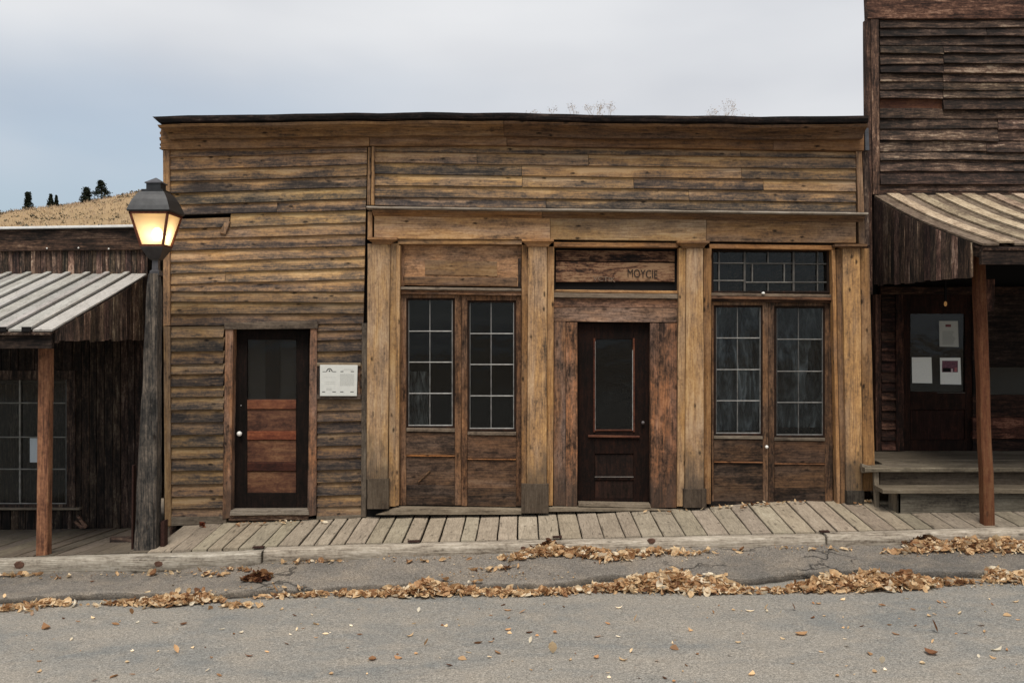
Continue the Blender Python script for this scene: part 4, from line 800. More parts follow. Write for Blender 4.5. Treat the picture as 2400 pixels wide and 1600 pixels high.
m = MB(); m.rect(-120, 868, 176, 890, YL - 0.03, 0.06); m.rect(156, 890, 176, 1190, YL - 0.03, 0.06, 'z'); m.rect(-120, 1181, 156, 1190, YL - 0.03, 0.06); m.rect(-120, 890, -104, 1181, YL - 0.03, 0.06, 'z')
wf = m.build('window', 'dark_z', LB, (0.7, .7, .7))
part('sill', 'gray_x', wf, (0.6, .55, .5), -124, 1190, 186, 1195, YL - 0.08, 0.1)
for q in (-30, 46): part('muntin', 'muntin', wf, (0.5, .5, .48) if q < 0 else (0.75, .74, .7), q - 2, 890, q + 2, 1181, YL + 0.015, 0.02, 'z')
for q in (944, 1024, 1099): part('muntin', 'muntin', wf, (0.6, .6, .57), -104, q - 1.6, 156, q + 1.6, YL + 0.01, 0.02)
part('putty_bead', 'muntin', wf, (0.9, .88, .85), -104, 1178.5, 156, 1181, YL, 0.03); part('putty_bead', 'muntin', wf, (0.4, .4, .4), 153.5, 890, 156, 1178, YL, 0.03, 'z')
xs = [-104, -30, 46, 156]; ys = [890, 944, 1024, 1099, 1181]
for a, b in zip(xs, xs[1:]):
    for c, d in zip(ys, ys[1:]): part('pane', 'glass', wf, None, a + .3, c + .3, b - .3, d - .3, YL + 0.04, 0.004, cham=0)
# cedar porch post and scrap boards
def post(name, mat, par, col, xs_top, xs_bot, ytop, ybot, y, dep, n=10, jit=0.004, lean=0.0):
    m = MB(); rings = []; sd0 = R.uniform(0, 99)
    for i in range(n + 1):
        f = i / n; py = ybot + (ytop - ybot) * f; a = W(xs_bot[0] + (xs_top[0] - xs_bot[0]) * f, py, y); b = W(xs_bot[1] + (xs_top[1] - xs_bot[1]) * f, py, y)
        J = lambda q: jit * mnoise.noise(Vector((f * n * 0.7, q, sd0))); c = 0.012
        x0, x1, z = a.x + J(1), b.x + J(2), a.z; yf, yk = y + J(3), y + dep
        rings.append([(x0 + c, yf, z), (x1 - c, yf, z), (x1, yf + c, z), (x1, yk - c, z), (x1 - c, yk, z), (x0 + c, yk, z), (x0, yk - c, z), (x0, yf + c, z)])
    return m.prism(rings).build(name, mat, par, col)
post('porch_post', 'cedar_z', LB, (1.0, 0.98, 0.95), (89, 115), (83, 109), 802, 1312, -1.06, 0.115)
sc = empty('scrap_board', W(190, 1232, 0.6), label='short broken brown boards leaning at the foot of the dark shop wall', cat='scrap wood')
for P in (((178, 1208), (184, 1206), (204, 1234), (198, 1238)), ((172, 1222), (178, 1219), (199, 1237), (190, 1240))): part('board', 'dark_x', sc, (2.2, 1.9, 1.7), P[0], P[1], P[2], P[3], 0.72, 0.03)
pw = part('paper_notice', 'paper', None, (0.75, 0.82, 0.9), 70, 1026, 92, 1083, YL + 0.034, 0.002, cham=0); tag(pw, 'small grey-blue paper stuck inside the window behind cedar post', 'paper')

# ------------------------------------------------------------------ taller dark building on the right
YRB = 1.3; XG = W(2046, 0, YRB).x; XE = XG + 4.2
RB = empty('dark_shop', (XG, YRB, 0.9), label='tall dark shop of curled weathered siding with tan board porch roof', cat='building')
XL2 = W(2029, 0, YRB).x
m = MB(); m.box(XL2 + 0.02, YRB + 0.10, -0.5, XL2 + 0.10, 8.5, 4.6); m.box(XE - 0.1, YRB + 0.1, -0.5, XE, 8.5, 4.6); m.box(XL2 + 0.1, 8.4, -0.5, XE - 0.1, 8.5, 4.6); m.build('rear_wall', 'dark_y', RB)
m = MB(); zt = 4.7; m.slab(Vector((XL2, YRB + 0.1, zt)), Vector((XE, YRB + 0.1, zt)), Vector((XE, 8.6, zt - 0.3)), Vector((XL2, 8.6, zt - 0.3)), (0, 0, 1), 0.08, seg=1); m.build('roof', 'dark_x', RB)
m = MB(); m.rect(2034, -165, 2700, 690, YRB + 0.10, 0.02); m.build('sheathing', 'black', RB)
part('frieze_board', 'dark_x', RB, (1.0, .76, .68), (2030, -60), (2700, -60), (2700, 44), (2034, 44), YRB - 0.05, 0.12, warp=0.004)
part('frieze_board', 'dark_x', RB, (1.2, 1.0, .9), (2028, -170), (2700, -170), (2700, -61), (2030, -61), YRB - 0.06, 0.12, warp=0.004)
part('corner_board', 'dark_z', RB, (1.0, .85, .8), (2030, 45), (2040, 45), (2046, 690), (2036, 690), YRB - 0.03, 0.12, 'z', jit=0.002)
part('corner_board', 'dark_z', RB, (1.25, 1.1, 1.0), (2041, 46), (2060, 46), (2062, 455), (2046, 455), YRB - 0.045, 0.12, 'z', jit=0.003)
RW = [46, 65, 84.5, 107, 126, 150, 171, 191, 210.5, 231, 255, 277.5, 301.5, 328.6, 354, 375, 399, 430, 447]
for i, (a, b) in enumerate(zip(RW, RW[1:])):
    cuts = [2061, 2700]
    if 3 <= i <= 9: cuts = [2061, 2209, 2700]
    elif i in (11, 12): cuts = [2061, 2338, 2700]
    elif i in (13, 1): cuts = [2061, 2290 + 20 * i % 60, 2700]
    for q, r in zip(cuts, cuts[1:]):
        if i == 9 and q == 2061: continue
        k = R.uniform(0.7, 1.15) if i > 2 else R.uniform(0.6, 0.9)
        if i >= 11 and q == 2061: k *= 1.3
        j = lambda: R.uniform(-2.0, 2.0)
        part('siding_board', 'dark_x', RB, tint(k, 0.1, 0.04, (.98, .96, .92)), (q + .5, a + j()), (r - .5, a + j()), (r - .5, b + 2 + j()), (q + .5, b + 2 + j()), YRB - 0.012, 0.02, lap=R.uniform(0.02, 0.05), jit=0.008, warp=0.014)
part('patch_board', 'door_x', RB, (0.62, .55, .5), 2062, 228, 2212, 258, YRB + 0.02, 0.02)
part('belt_board', 'dark_x', RB, (1.3, 1.1, 1.0), (2062, 446), (2700, 442), (2700, 462), (2062, 466), YRB - 0.03, 0.05)
# porch roof
yfr = -1.585; zb2, zf2 = W(0, 456, YRB).z, W(0, 571, yfr).z
def rr_(x, v, off=0.0): return Vector((x, YRB + (yfr - YRB) * v, zb2 + (zf2 - zb2) * v - 0.055 * math.sin(v * math.pi) * (1 - 0.3 * v) + off))
nr2 = Vector((0, -(zb2 - zf2), YRB - yfr)).normalized()
def sheet(x0, x1, off, t, v0=0.0, v1=1.0, n=8, xj=0.0):
    m = MB(); rings = []
    for i in range(n + 1):
        v = v0 + (v1 - v0) * i / n; a = rr_(x0, v, off); b = rr_(x1, v, off); rings.append([tuple(a - nr2 * t), tuple(b - nr2 * t), tuple(b), tuple(a)])
    return m.prism(rings)
pr2 = sheet(XG + 0.01, XE, -0.045, 0.02).build('porch_roof', 'dark_y', RB, (0.7, .6, .55))
x = XG; i = 0
while x < XE - 0.3:
    w = R.uniform(0.155, 0.175)
    lo_ = (i % 2 == 0)
    sheet(x + 0.004, x + w - 0.004, 0.0 if lo_ else 0.024, 0.02, 0, 1.0 + R.uniform(-.006, .006)).build('roof_board', 'roofboard_y', pr2, tint(1.08 if not lo_ else 0.5, 0.10, 0.03, (1, .95, .87))); x += w * 0.97; i += 1
m = MB(); a = rr_(XG, 1, 0); m.box(XG + 0.0, a.y + 0.02, a.z - 0.2, XE, a.y + 0.07, a.z - 0.025); m.build('porch_fascia', 'dark_x', RB, (0.3, .28, .27))
zbm = rr_(0, (YRB + 0.95) / (YRB - yfr)).z - 0.075
m = MB(); m.box(XG + 0.03, -1.02, zbm - 0.15, XE, -0.90, zbm); m.build('porch_beam', 'dark_x', RB, (0.35, .33, .32))
for xx in (XG + 0.03, XG + 0.9, XG + 1.8, XG + 2.7): sheet(xx, xx + 0.05, -0.07, 0.09, 0.02, 0.96).build('rafter', 'dark_y', RB, (0.5, .45, .4))
y = YRB - 0.02; zg0 = W(0, 669, YRB).z; zg1 = W(0, 651, -1.34).z
while y > -1.33:
    w = R.uniform(0.10, 0.17); y2 = max(-1.35, y - w); v0, v1 = (YRB - y) / (YRB - yfr), (YRB - y2) / (YRB - yfr); f0, f1 = (YRB - y) / (YRB + 1.34), (YRB - y2) / (YRB + 1.34); jz = R.uniform(-0.012, 0.012)
    a, b = Vector((XG, y - .003, zg0 + (zg1 - zg0) * f0 + jz)), Vector((XG, y2 + .003, zg0 + (zg1 - zg0) * f1 + jz)); t0, t1 = rr_(XG, v0, -0.03), rr_(XG, v1, -0.03); t0.y -= .003; t1.y += .003
    MB().slab(a, t0, t1, b, (-1, 0, 0), 0.02, seg=3, jit=0.004, cham=0.004).build('gable_board', 'dark_z', RB, tint(R.uniform(0.8, 1.8), 0.15, 0.05, (1, .95, .92))); y = y2
# wall, door and window under the porch
ZFL = W(0, 1094, -0.25).z
def py_at(z, y): return CY - (z - H) * F / (D + y)
pf = py_at(ZFL, YRB)
m = MB(); m.rect(2040, 690, 2118, pf + 8, YRB + 0.1, 0.02); m.build('sheathing', 'black', RB)
part('corner_board', 'dark_z', RB, (0.7, .5, .44), (2052, 690), (2065, 690), (2066, pf), (2053, pf), YRB - 0.05, 0.12, 'z')
yy = 690.0
while yy < pf - 6:
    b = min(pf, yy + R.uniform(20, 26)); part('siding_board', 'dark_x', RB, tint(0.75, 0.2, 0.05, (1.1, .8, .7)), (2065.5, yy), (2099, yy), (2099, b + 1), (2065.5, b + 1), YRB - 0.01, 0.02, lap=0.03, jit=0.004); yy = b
part('door_jamb', 'dark_z', RB, (0.65, .42, .35), (2100, 690), (2118, 690), (2119, pf), (2101, pf), YRB - 0.05, 0.14, 'z', jit=0.003)
m = MB(); m.rect(2118, 690, 2134, pf, YRB + 0.06, 0.05, 'z'); m.rect(2262, 690, 2280, pf, YRB + 0.06, 0.05, 'z'); m.rect(2134, 690, 2262, 735, YRB + 0.06, 0.05); m.rect(2134, 918, 2262, 960, YRB + 0.06, 0.05); m.rect(2134, 1030, 2262, pf, YRB + 0.06, 0.05)
rd = m.build('door', 'espresso_z', RB, (0.8, .65, .6))
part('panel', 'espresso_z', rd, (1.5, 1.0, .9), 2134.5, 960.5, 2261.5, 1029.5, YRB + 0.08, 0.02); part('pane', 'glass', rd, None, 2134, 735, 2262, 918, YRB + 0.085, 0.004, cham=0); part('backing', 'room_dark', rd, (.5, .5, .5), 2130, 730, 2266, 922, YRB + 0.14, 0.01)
part('bead', 'muntin', rd, (.25, .24, .22), 2196, 919, 2262, 921, YRB + 0.055, 0.02)
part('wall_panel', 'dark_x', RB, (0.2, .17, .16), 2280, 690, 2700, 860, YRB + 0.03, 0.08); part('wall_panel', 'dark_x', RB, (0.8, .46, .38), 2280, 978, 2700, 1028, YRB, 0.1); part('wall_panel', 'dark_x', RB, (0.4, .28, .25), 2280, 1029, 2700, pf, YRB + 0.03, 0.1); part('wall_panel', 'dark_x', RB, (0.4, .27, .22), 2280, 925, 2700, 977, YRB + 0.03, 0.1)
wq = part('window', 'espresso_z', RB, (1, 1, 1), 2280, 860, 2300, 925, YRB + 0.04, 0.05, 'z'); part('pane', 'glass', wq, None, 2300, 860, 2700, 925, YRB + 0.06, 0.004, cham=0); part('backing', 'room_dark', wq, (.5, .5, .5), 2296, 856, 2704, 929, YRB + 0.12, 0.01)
part('lintel_board', 'dark_x', RB, (0.35, .26, .22), 2064, 672, 2700, 690, YRB - 0.03, 0.12)
for a, b, c, d, lab, yy, col in ((2201, 752, 2246, 813, 'grey paper notice with red heading above the poster on the dark door', YRB + 0.079, (.62, .62, .6)), (2137, 837, 2184, 898, 'blank white paper sheet on the dark door beside the poster', YRB + 0.079, (1.15, 1.15, 1.12)), (2203, 838, 2252, 901, 'white paper poster with dark purple picture on the dark door', YRB + 0.079, (1.15, 1.15, 1.13))):
    o = part('paper_notice', 'paper', None, col, (a, b), (c - 1, b), (c + 1, d), (a + 1, d - 1), yy, 0.003, cham=0); tag(o, lab, 'paper')
    if a == 2203:
        part('picture', 'photo_print', o, None, 2208, 845, 2245, 872, yy - 0.0012, 0.001, cham=0); part('picture_detail', 'photo_print', o, (2.6, 2.2, 1.6), 2237, 861, 2243, 871, yy - 0.0024, 0.001, cham=0); part('picture_detail', 'paper', o, (.8, .65, .68), 2229.5, 864, 2233, 873, yy - 0.0024, 0.001, cham=0); part('picture_detail', 'black', o, None, 2210, 862, 2228, 871, yy - 0.0024, 0.001, cham=0)
    if a == 2201: part('heading', 'photo_print', o, (1.0, .5, .4), 2216, 760, 2229, 766, yy - 0.0012, 0.001, cham=0)
    if a == 2201:
        m = MB()
        for q in range(13): m.rect(2209, 776 + q * 2.5, 2240 - R.uniform(0, 7), 777 + q * 2.5, yy - 0.0012, 0.001, cham=0)
        tag(m.build('printing', 'ink_grey', o, (0.6, .6, .6)), kind='stuff')
# porch floor and post
m = MB(); m.box(XG - 0.35, -0.22, ZFL - 0.05, XE, YRB + 0.02, ZFL - 0.002); fl = m.build('porch_floor', 'gray_x', RB, (0.4, .37, .33))
part('floor_board', 'gray_x', RB, (0.6, .56, .5), (2050, 1067), (2720, 1062), (2720, 1073), (2050, 1076), 0.95, 0.3, jit=0.002)
m = MB(); m.slab(W(2122, 1068, 0.95), W(2720, 1060, 0.95), W(2720, 1053, 1.2), W(2130, 1060, 1.2), (0, 0, 1), 0.02); m.build('floor_mat', 'gray_x', RB, (0.48, .46, .42))
post('porch_post', 'cedar_z', RB, (0.34, 0.25, 0.21), (2287, 2309), (2309, 2334), 560, 1246, -1.03, 0.12, jit=0.008)
part('post_bracket', 'dark_z', RB, (1.3, .9, .8), (2312, 655), (2332, 654), (2330, 728), (2314, 729), -0.8, 0.06, 'z')
hb = MB(); pb_ = W(2216, 712, 0.6); hb.sphere(pb_, 0.018, 12, 10, 1.7); bo = hb.build('porch_bulb', 'bulb_dim', None, smooth=True); tag(bo, 'small amber bulb hanging under the dark porch roof', 'light bulb')
m = MB(); m.box(pb_.x - 0.012, 0.588, pb_.z + 0.03, pb_.x + 0.012, 0.612, rr_(0, (YRB - 0.6) / (YRB - yfr)).z - 0.06); m.build('cord', 'black', bo)
# steps
ST = empty('wooden_steps', W(2200, 1206, -0.5), label='two grey plank steps up to the dark shop porch', cat='steps')
ST_X0 = W(2060, 0, -0.24).x
m = MB(); a = W(2026, 1095, -0.27); z = a.z
def tread(x0, x1, y0, y1, z, t, col, sl=0.0):
    MB().slab(Vector((x0, y0, z)), Vector((x1, y0, z + sl)), Vector((x1, y1, z + sl)), Vector((x0 + 0.02, y1, z)), (0, 0, 1), t, jit=0.004, warp=0.004, cham=0.008).build('tread', 'gray_x', ST, col)
tread(W(2026, 0, -0.28).x, XE, -0.30, 0.02, z, 0.045, (0.60, .57, .50)); tread(W(2055, 0, 0.2).x, XE, 0.03, 0.32, z + 0.006, 0.04, (0.45, .42, .37)); tread(W(2045, 0, 0.2).x, XE, 0.33, 0.92, z + 0.01, 0.04, (0.36, .33, .29))
part('riser', 'gray_x', ST, (0.3, .265, .235), (2064, 1104), (2700, 1096), (2700, 1142), (2062, 1136), -0.22, 0.03, jit=0.003)
part('side_board', 'gray_z', ST, (0.62, .57, .5), (2048, 1100), (2060, 1100), (2062, 1192), (2052, 1190), -0.25, 0.05, 'z', jit=0.002)
part('side_block', 'gray_x', ST, (0.8, .75, .68), (2020, 1086), (2052, 1096), (2050, 1106), (2022, 1108), -0.20, 0.06, jit=0.003)
z2 = W(0, 1146, -0.56).z
tread(W(2064, 0, -0.5).x, XE, -0.56, -0.23, z2, 0.045, (0.48, .44, .38))
part('riser', 'gray_x', ST, (0.36, .36, .34), (2104, 1152), (2298, 1150), (2300, 1200), (2104, 1206), -0.50, 0.03, jit=0.002); part('riser', 'gray_x', ST, (0.3, .3, .28), (2300, 1150), (2700, 1144), (2700, 1192), (2301, 1200), -0.50, 0.03, jit=0.002)
MB().slab(Vector((W(2104, 0, -0.5).x, -0.5, W(0, 1206, -0.5).z)), Vector((W(2104, 0, -0.5).x, -0.5, z2 - 0.045)), Vector((W(2104, 0, -0.5).x, -0.24, z2 - 0.045)), Vector((W(2104, 0, -0.5).x, -0.24, W(0, 1206, -0.5).z + 0.01)), (-1, 0, 0), 0.03, seg=2).build('side_board', 'gray_z', ST, (0.72, .66, .58))

# ------------------------------------------------------------------ street lamp
YP = -0.98; lb = W(343, 1290, YP)
SL = empty('street_lamp', (lb.x, YP + 0.12, lb.z), label='lit four-sided lantern on a rough grey timber post', cat='street lamp')
m = MB(); rings = []; n = 22
for i in range(n + 1):
    f = i / n; py = 1312 + (640 - 1312) * f
    xa = ip(py, [(640, 344), (660, 342), (850, 334), (1000, 326), (1312, 311)]); xb = ip(py, [(640, 366), (660, 369), (850, 367), (1312, 364)])
    a, b = W(xa, py, YP), W(xb, py, YP); J = lambda q, a_=0.01: a_ * mnoise.noise(Vector((f * 9, q, 2.2))); c = 0.02; dp = 0.185 - 0.03 * f
    if f > 0.985: c = 0.04
    rings.append([(a.x + c + J(1), YP + J(2), a.z), (b.x - c + J(3), YP + J(4), a.z), (b.x + J(5), YP + c, a.z), (b.x + J(6), YP + dp - c, a.z), (b.x - c, YP + dp, a.z), (a.x + c, YP + dp, a.z), (a.x + J(7), YP + dp - c, a.z), (a.x + J(8), YP + c + J(9), a.z)])
m.prism(rings).build('post', 'weathered_z', SL, (0.58, .51, .45))
part('side_plate', 'rust', SL, (0.8, .8, .8), (376, 1222), (385, 1220), (385, 1300), (375, 1300), YP + 0.08, 0.1, 'z'); part('side_plate', 'rust', SL, (0.7, .7, .7), (309, 1090), (313, 1090), (311.5, 1300), (307, 1300), YP + 0.10, 0.06, 'z')
lx, ly = W(366, 0, YP + 0.1).x, YP + 0.1; d_ = D + ly
zpx = lambda py: H + (CY - py) * d_ / F
def sq(h, z, cx=lx, cy=ly): return [(cx - h, cy - h, z), (cx + h, cy - h, z), (cx + h, cy + h, z), (cx - h, cy + h, z)]
def sqr(zh): return MB().prism([sq(h, z) for z, h in zh])
zt_, zb_ = zpx(502), zpx(580); ht, hb_ = 0.195, 0.112
sqr([(zpx(646), 0.05), (zpx(636), 0.05), (zpx(633), 0.032), (zpx(612), 0.03), (zpx(606), 0.045)]).build('bracket', 'lantern_metal', SL, (2.2, 2.0, 2.0))
ln_ = sqr([(zpx(609), 0.05), (zpx(606), 0.06), (zb_ - 0.014, 0.118), (zb_ + 0.004, 0.122)]).build('lantern', 'lantern_metal', SL, (1.3, 1.1, 1.05))
m = MB()
for sx_ in (-1, 1):
    for sy_ in (-1, 1):
        w = 0.011; b0, t0 = Vector((lx + sx_ * hb_, ly + sy_ * hb_, zb_)), Vector((lx + sx_ * ht, ly + sy_ * ht, zt_))
        m.prism([[(p.x - w, p.y - w, p.z), (p.x + w, p.y - w, p.z), (p.x + w, p.y + w, p.z), (p.x - w, p.y + w, p.z)] for p in (b0, t0)])
for z, h in ((zb_ + 0.012, hb_ + 0.002), (zt_ - 0.008, ht)):
    for q in range(4):
        c0, c1 = sq(h, z)[q], sq(h, z)[(q + 1) % 4]; m.box(min(c0[0], c1[0]) - 0.009, min(c0[1], c1[1]) - 0.009, z - 0.011, max(c0[0], c1[0]) + 0.009, max(c0[1], c1[1]) + 0.009, z + 0.011)
m.build('lantern_frame', 'rust', ln_, (2.6, 2.0, 1.6))
for q in range(4):
    e = 0.006; B = [Vector(p) for p in sq(hb_ - e, zb_ + 0.02)]; T = [Vector(p) for p in sq(ht - e, zt_ - 0.016)]; nn = [(0, -1, 0), (1, 0, 0), (0, 1, 0), (-1, 0, 0)][q]
    MB().slab(B[q], B[(q + 1) % 4], T[(q + 1) % 4], T[q], nn, 0.003, seg=1, cham=0).build('glass_pane', 'lantern_glass', ln_)
sqr([(zt_ - 0.006, ht - 0.012), (zt_ + 0.004, ht - 0.012)]).build('ceiling_plate', 'lantern_inner', ln_)
rf_ = sqr([(zt_ + 0.006, 0.215), (zt_ + 0.02, 0.222), (zpx(487), 0.206), (zpx(472), 0.18), (zpx(461), 0.152), (zpx(453), 0.128)]).build('lantern_roof', 'lantern_metal', ln_, (1, 1, 1))
sqr([(zpx(453), 0.112), (zpx(447), 0.112), (zpx(446), 0.075), (zpx(431.5), 0.075)]).build('neck', 'lantern_metal', SL, (0.75, .75, .75))
sqr([(zpx(432), 0.088), (zpx(430), 0.088), (zpx(417), 0.004)]).build('finial', 'lantern_metal', SL, (2.3, 2.2, 2.3))
MB().sphere((lx + 0.012, ly, (zt_ + zb_) / 2 - 0.04), 0.052, 16, 12, 1.45).build('bulb', 'bulb', ln_, smooth=True)
MB().prism([[(lx + 0.012 + 0.022 * math.cos(j * .785), ly + 0.022 * math.sin(j * .785), z) for j in range(8)] for z in (zb_ + 0.005, zb_ + 0.075)]).build('socket', 'lantern_inner', ln_)

# ------------------------------------------------------------------ hill trees, sage, shrubs behind the roof
def leafquad(m, c, s, rr):
    d = Vector((rr.gauss(0, 1), rr.gauss(0, 1), rr.gauss(0, 1))).normalized(); e = d.orthogonal().normalized(); f = d.cross(e)
    a = rr.uniform(0, 6.28); u = (e * math.cos(a) + f * math.sin(a)) * s; v = (f * math.cos(a) - e * math.sin(a)) * s * rr.uniform(.4, .9)
    b = len(m.v); m.v += [c - u - v * .3, c + u * .2 - v, c + u + v * .2, c - u * .1 + v]; m.face((b, b + 1, b + 2, b + 3))
def limb(m, a, b, r0, r1, k=5):
    d = (b - a).normalized(); e = d.orthogonal().normalized(); f = d.cross(e)
    m.prism([[tuple(p + (e * math.cos(2 * math.pi * j / k) + f * math.sin(2 * math.pi * j / k)) * r) for j in range(k)] for p, r in ((a, r0), (b, r1))])
def juniper(px, ptop, pbase, wpx, label, sd0, shape='cone', y=103):
    rr = random.Random(sd0); d = D + y; s = d / F; x = (px - CX) * s; zb = hill_z(x, y) - 0.05; zt = H + (CY - ptop) * s; h = zt - zb; w = wpx * s * .72
    o = empty('juniper_tree', (x, y, zb), label=label, cat='tree', group='junipers on the grassy ridge')
    m = MB(); limb(m, Vector((x, y, zb - 0.1)), Vector((x + .05, y, zb + h * .8)), 0.09, 0.02)
    for q in range(7):
        z = zb + h * (0.15 + .1 * q); a = rr.uniform(0, 6.28); L = w * (1 - .1 * q); limb(m, Vector((x, y, z)), Vector((x + L * .8 * math.cos(a), y + L * .8 * math.sin(a), z + .25)), 0.03, 0.01, 4)
    m.build('trunk', 'bark', o)
    m = MB(); cl = [(rr.uniform(.05, 1) ** .9, rr.uniform(0, 6.28), rr.uniform(.35, 1.0)) for _ in range(110)]
    for f, a, q in cl:
        rad = w * ((1 - f) ** .9 * .95 + .03) if shape == 'cone' else w * (.4 + .55 * rr.random()) * (1 - f * .8)
        c = Vector((x + rad * q * math.cos(a), y + rad * q * math.sin(a), zb + h * (0.06 + f * .90)))
        for _ in range(22):
            p = c + Vector((rr.gauss(0, w * .10), rr.gauss(0, w * .10), rr.gauss(0, h * .04))); p.z = min(p.z, zt); leafquad(m, p, rr.uniform(.05, .11), rr)
    m.build('crown', 'juniper', o, fix=False)
juniper(237, 423, 471, 36, 'dense dark conical juniper on the ridge, tallest of the trees', 1)
juniper(203, 439, 478, 30, 'ragged dark juniper close beside the tallest conical one', 2, 'rag')
juniper(66, 450, 485, 26, 'leaning small dark juniper alone far down the ridge', 3, 'rag')
juniper(119, 455, 474, 14, 'tiny dark juniper seedling on the ridge between larger ones', 4, 'cone'); juniper(132, 458, 474, 9, 'tiny thin juniper seedling beside another seedling on ridge', 6, 'cone')
rr = random.Random(8); m = MB()
for q in range(2200):
    x, y = rr.uniform(-95, 20), rr.uniform(45, 112); z = hill_z(x, y); s = rr.uniform(.15, .45)
    for _ in range(12): leafquad(m, Vector((x + rr.gauss(0, s * .5), y + rr.gauss(0, s * .5), z + abs(rr.gauss(0, s * .4)))), s * .28, rr)
o = m.build('sagebrush', 'sage', None, fix=False); tag(o, 'low sagebrush dotted over the dry hillside', kind='stuff')
m = MB()
for q in range(20000):
    x, y = rr.uniform(-95, 10), rr.uniform(65, 112); z = hill_z(x, y); h = rr.uniform(.1, .35); a = rr.uniform(0, 6.28); b = len(m.v); w = .04
    m.v += [Vector((x - w, y, z)), Vector((x + w, y, z)), Vector((x + .1 * math.cos(a), y + .1 * math.sin(a), z + h))]; m.face((b, b + 1, b + 2))
o = m.build('hill_grass', 'dry_weed', None, fix=False); tag(o, 'dry tan grass tufts on the hillside', kind='stuff')
def shrub(px, ptop, wpx, label, sd0, y=9.0, stems=5):
    rr = random.Random(sd0); d = D + y; s = d / F; x = (px - CX) * s; zb = gz(x, y); zt = H + (CY - ptop) * s; w = wpx * s
    o = empty('bare_shrub', (x, y, zb), label=label, cat='shrub', group='bare shrubs behind the store'); m = MB(); lf = MB()
    def br(p, d_, L, r, dep):
        q = p + d_ * L; q.z = min(q.z, zt + rr.uniform(-.1, .02)); limb(m, p, q, r, r * .65, 3)
        if dep == 0:
            for _ in range(3): leafquad(lf, q + Vector((rr.gauss(0, .03), rr.gauss(0, .03), rr.gauss(0, .03))), rr.uniform(.006, .013), rr)
            return
        for _ in range(rr.choice((2, 2, 3))):
            e = (d_ + Vector((rr.gauss(0, .34), rr.gauss(0, .34), rr.gauss(0.10, .2)))).normalized(); br(q, e, L * rr.uniform(.55, .8), r * .62, dep - 1)
    top = zt - zb
    for _ in range(stems):
        bx = rr.uniform(-.5, .5) * w; st = Vector((x + bx * .3, y + rr.uniform(-.1, .1), zb)); kn = Vector((x + bx, y + rr.uniform(-.2, .2), zt - w * rr.uniform(.6, 1.1) - 0.25))
        limb(m, st, kn, 0.03, 0.012, 4); br(kn, Vector((rr.gauss(0, .3), rr.gauss(0, .3), 1)).normalized(), w * .22 + .10, 0.005, 3)
    m.build('stem', 'twig', o, fix=False); tag(lf.build('seed_heads', 'dry_weed', o, fix=False), kind='stuff')
shrub(1247, 252, 14, 'thin bare shrub top just showing over the roof beside another', 21, stems=2); shrub(1286, 250, 16, 'small bare shrub top above the roof, between two others', 22, stems=2); shrub(1341, 243, 24, 'bare feathery shrub top above the roof left of a dense one', 23, stems=3)
shrub(1398, 242, 18, 'dense tan shrub top above the middle of the roof', 24, stems=5); shrub(1424, 243, 26, 'open bare shrub top leaning beside the dense tan one', 25, stems=3)
shrub(1685, 232, 52, 'widest bare shrub rising above the roof near the dark building', 26, stems=6); shrub(1733, 258, 26, 'low bare shrub top beside the widest one above the roof', 27, stems=2)

# ------------------------------------------------------------------ leaves
def leaf(m, c, L, rr, up=None, curl=None, tilt=0.5):
    """ovate leaf folded along its midrib: 8 triangles' worth of quads"""
    d = Vector((rr.gauss(0, 1), rr.gauss(0, 1), rr.gauss(0, tilt * .6))).normalized(); n = Vector((rr.gauss(0, tilt), rr.gauss(0, tilt), 1)).normalized()
    s = d.cross(n).normalized(); n = s.cross(d).normalized(); wd = L * rr.uniform(.15, .40); cu = rr.uniform(-.3, .8) if curl is None else curl; fo = rr.uniform(.0, .95)
    b = len(m.v); prof = ((-.5, .02), (-.25, .8), (.1, 1.0), (.35, .6), (.56, .02))
    for t_, w in prof:
        mid = c + d * L * t_ + n * (cu * L * t_ * t_ * 1.6); m.v += [mid + s * wd * w + n * fo * wd * w, mid, mid - s * wd * w + n * fo * wd * w * rr.uniform(.5, 1.2)]
    for i in range(4):
        a = b + i * 3; m.face((a, a + 1, a + 4, a + 3)); m.face((a + 1, a + 2, a + 5, a + 4))
def surf_z(x, y):
    e = apron_edge(x)
    if y < e - 0.005: return road_z(x, y)
    if y < -1.245: return apron_z(x, (y + 1.15) / (e + 1.15))
    return deck_z(x, y)
def heap(name, spots, n, label, seed, mat='leaf_litter', col=None, L=(.03, .10), dens=0.85):
    """spots: (px, py centre, half width px, half depth m, height m, weight)"""
    rr = random.Random(seed); m = MB(); tot = sum(s[5] for s in spots)
    for (px, py, hw, hd, hh, wt) in spots:
        y = -2.0
        for _ in range(8):                       # find depth where the surface is seen at (px, py)
            x = (px - CX) * (D + y) / F; z = surf_z(x, min(y, -1.26)) + hh * .4; y = min(-1.29, (H - z) * F / (py - CY) - D)
        x0 = (px - CX) * (D + y) / F; hx = hw * (D + y) / F
        for _ in range(int(n * dens * (0.55 if hh <= 0.05 else 1.0) * wt / tot)):
            a, b = rr.gauss(0, .5), rr.gauss(0, .5)
            if abs(a) > 1.2 or abs(b) > 1.3: continue
            xx, yy = x0 + a * hx, y + b * hd
            h = hh * math.exp(-(a * a * 1.2 + b * b * 1.8)) * rr.uniform(.35, 1.0)
            if yy > -1.27: yy = -1.27 - rr.uniform(0, .05)
            zz = surf_z(xx, yy) + 0.012 + h * .8
            leaf(m, Vector((xx, yy, zz)), L[0] + (L[1] * 1.15 - L[0]) * rr.random() ** 1.4, rr, tilt=.8)
    o = m.build(name, mat, None, col, smooth=False, fix=False); return tag(o, label, kind='stuff')
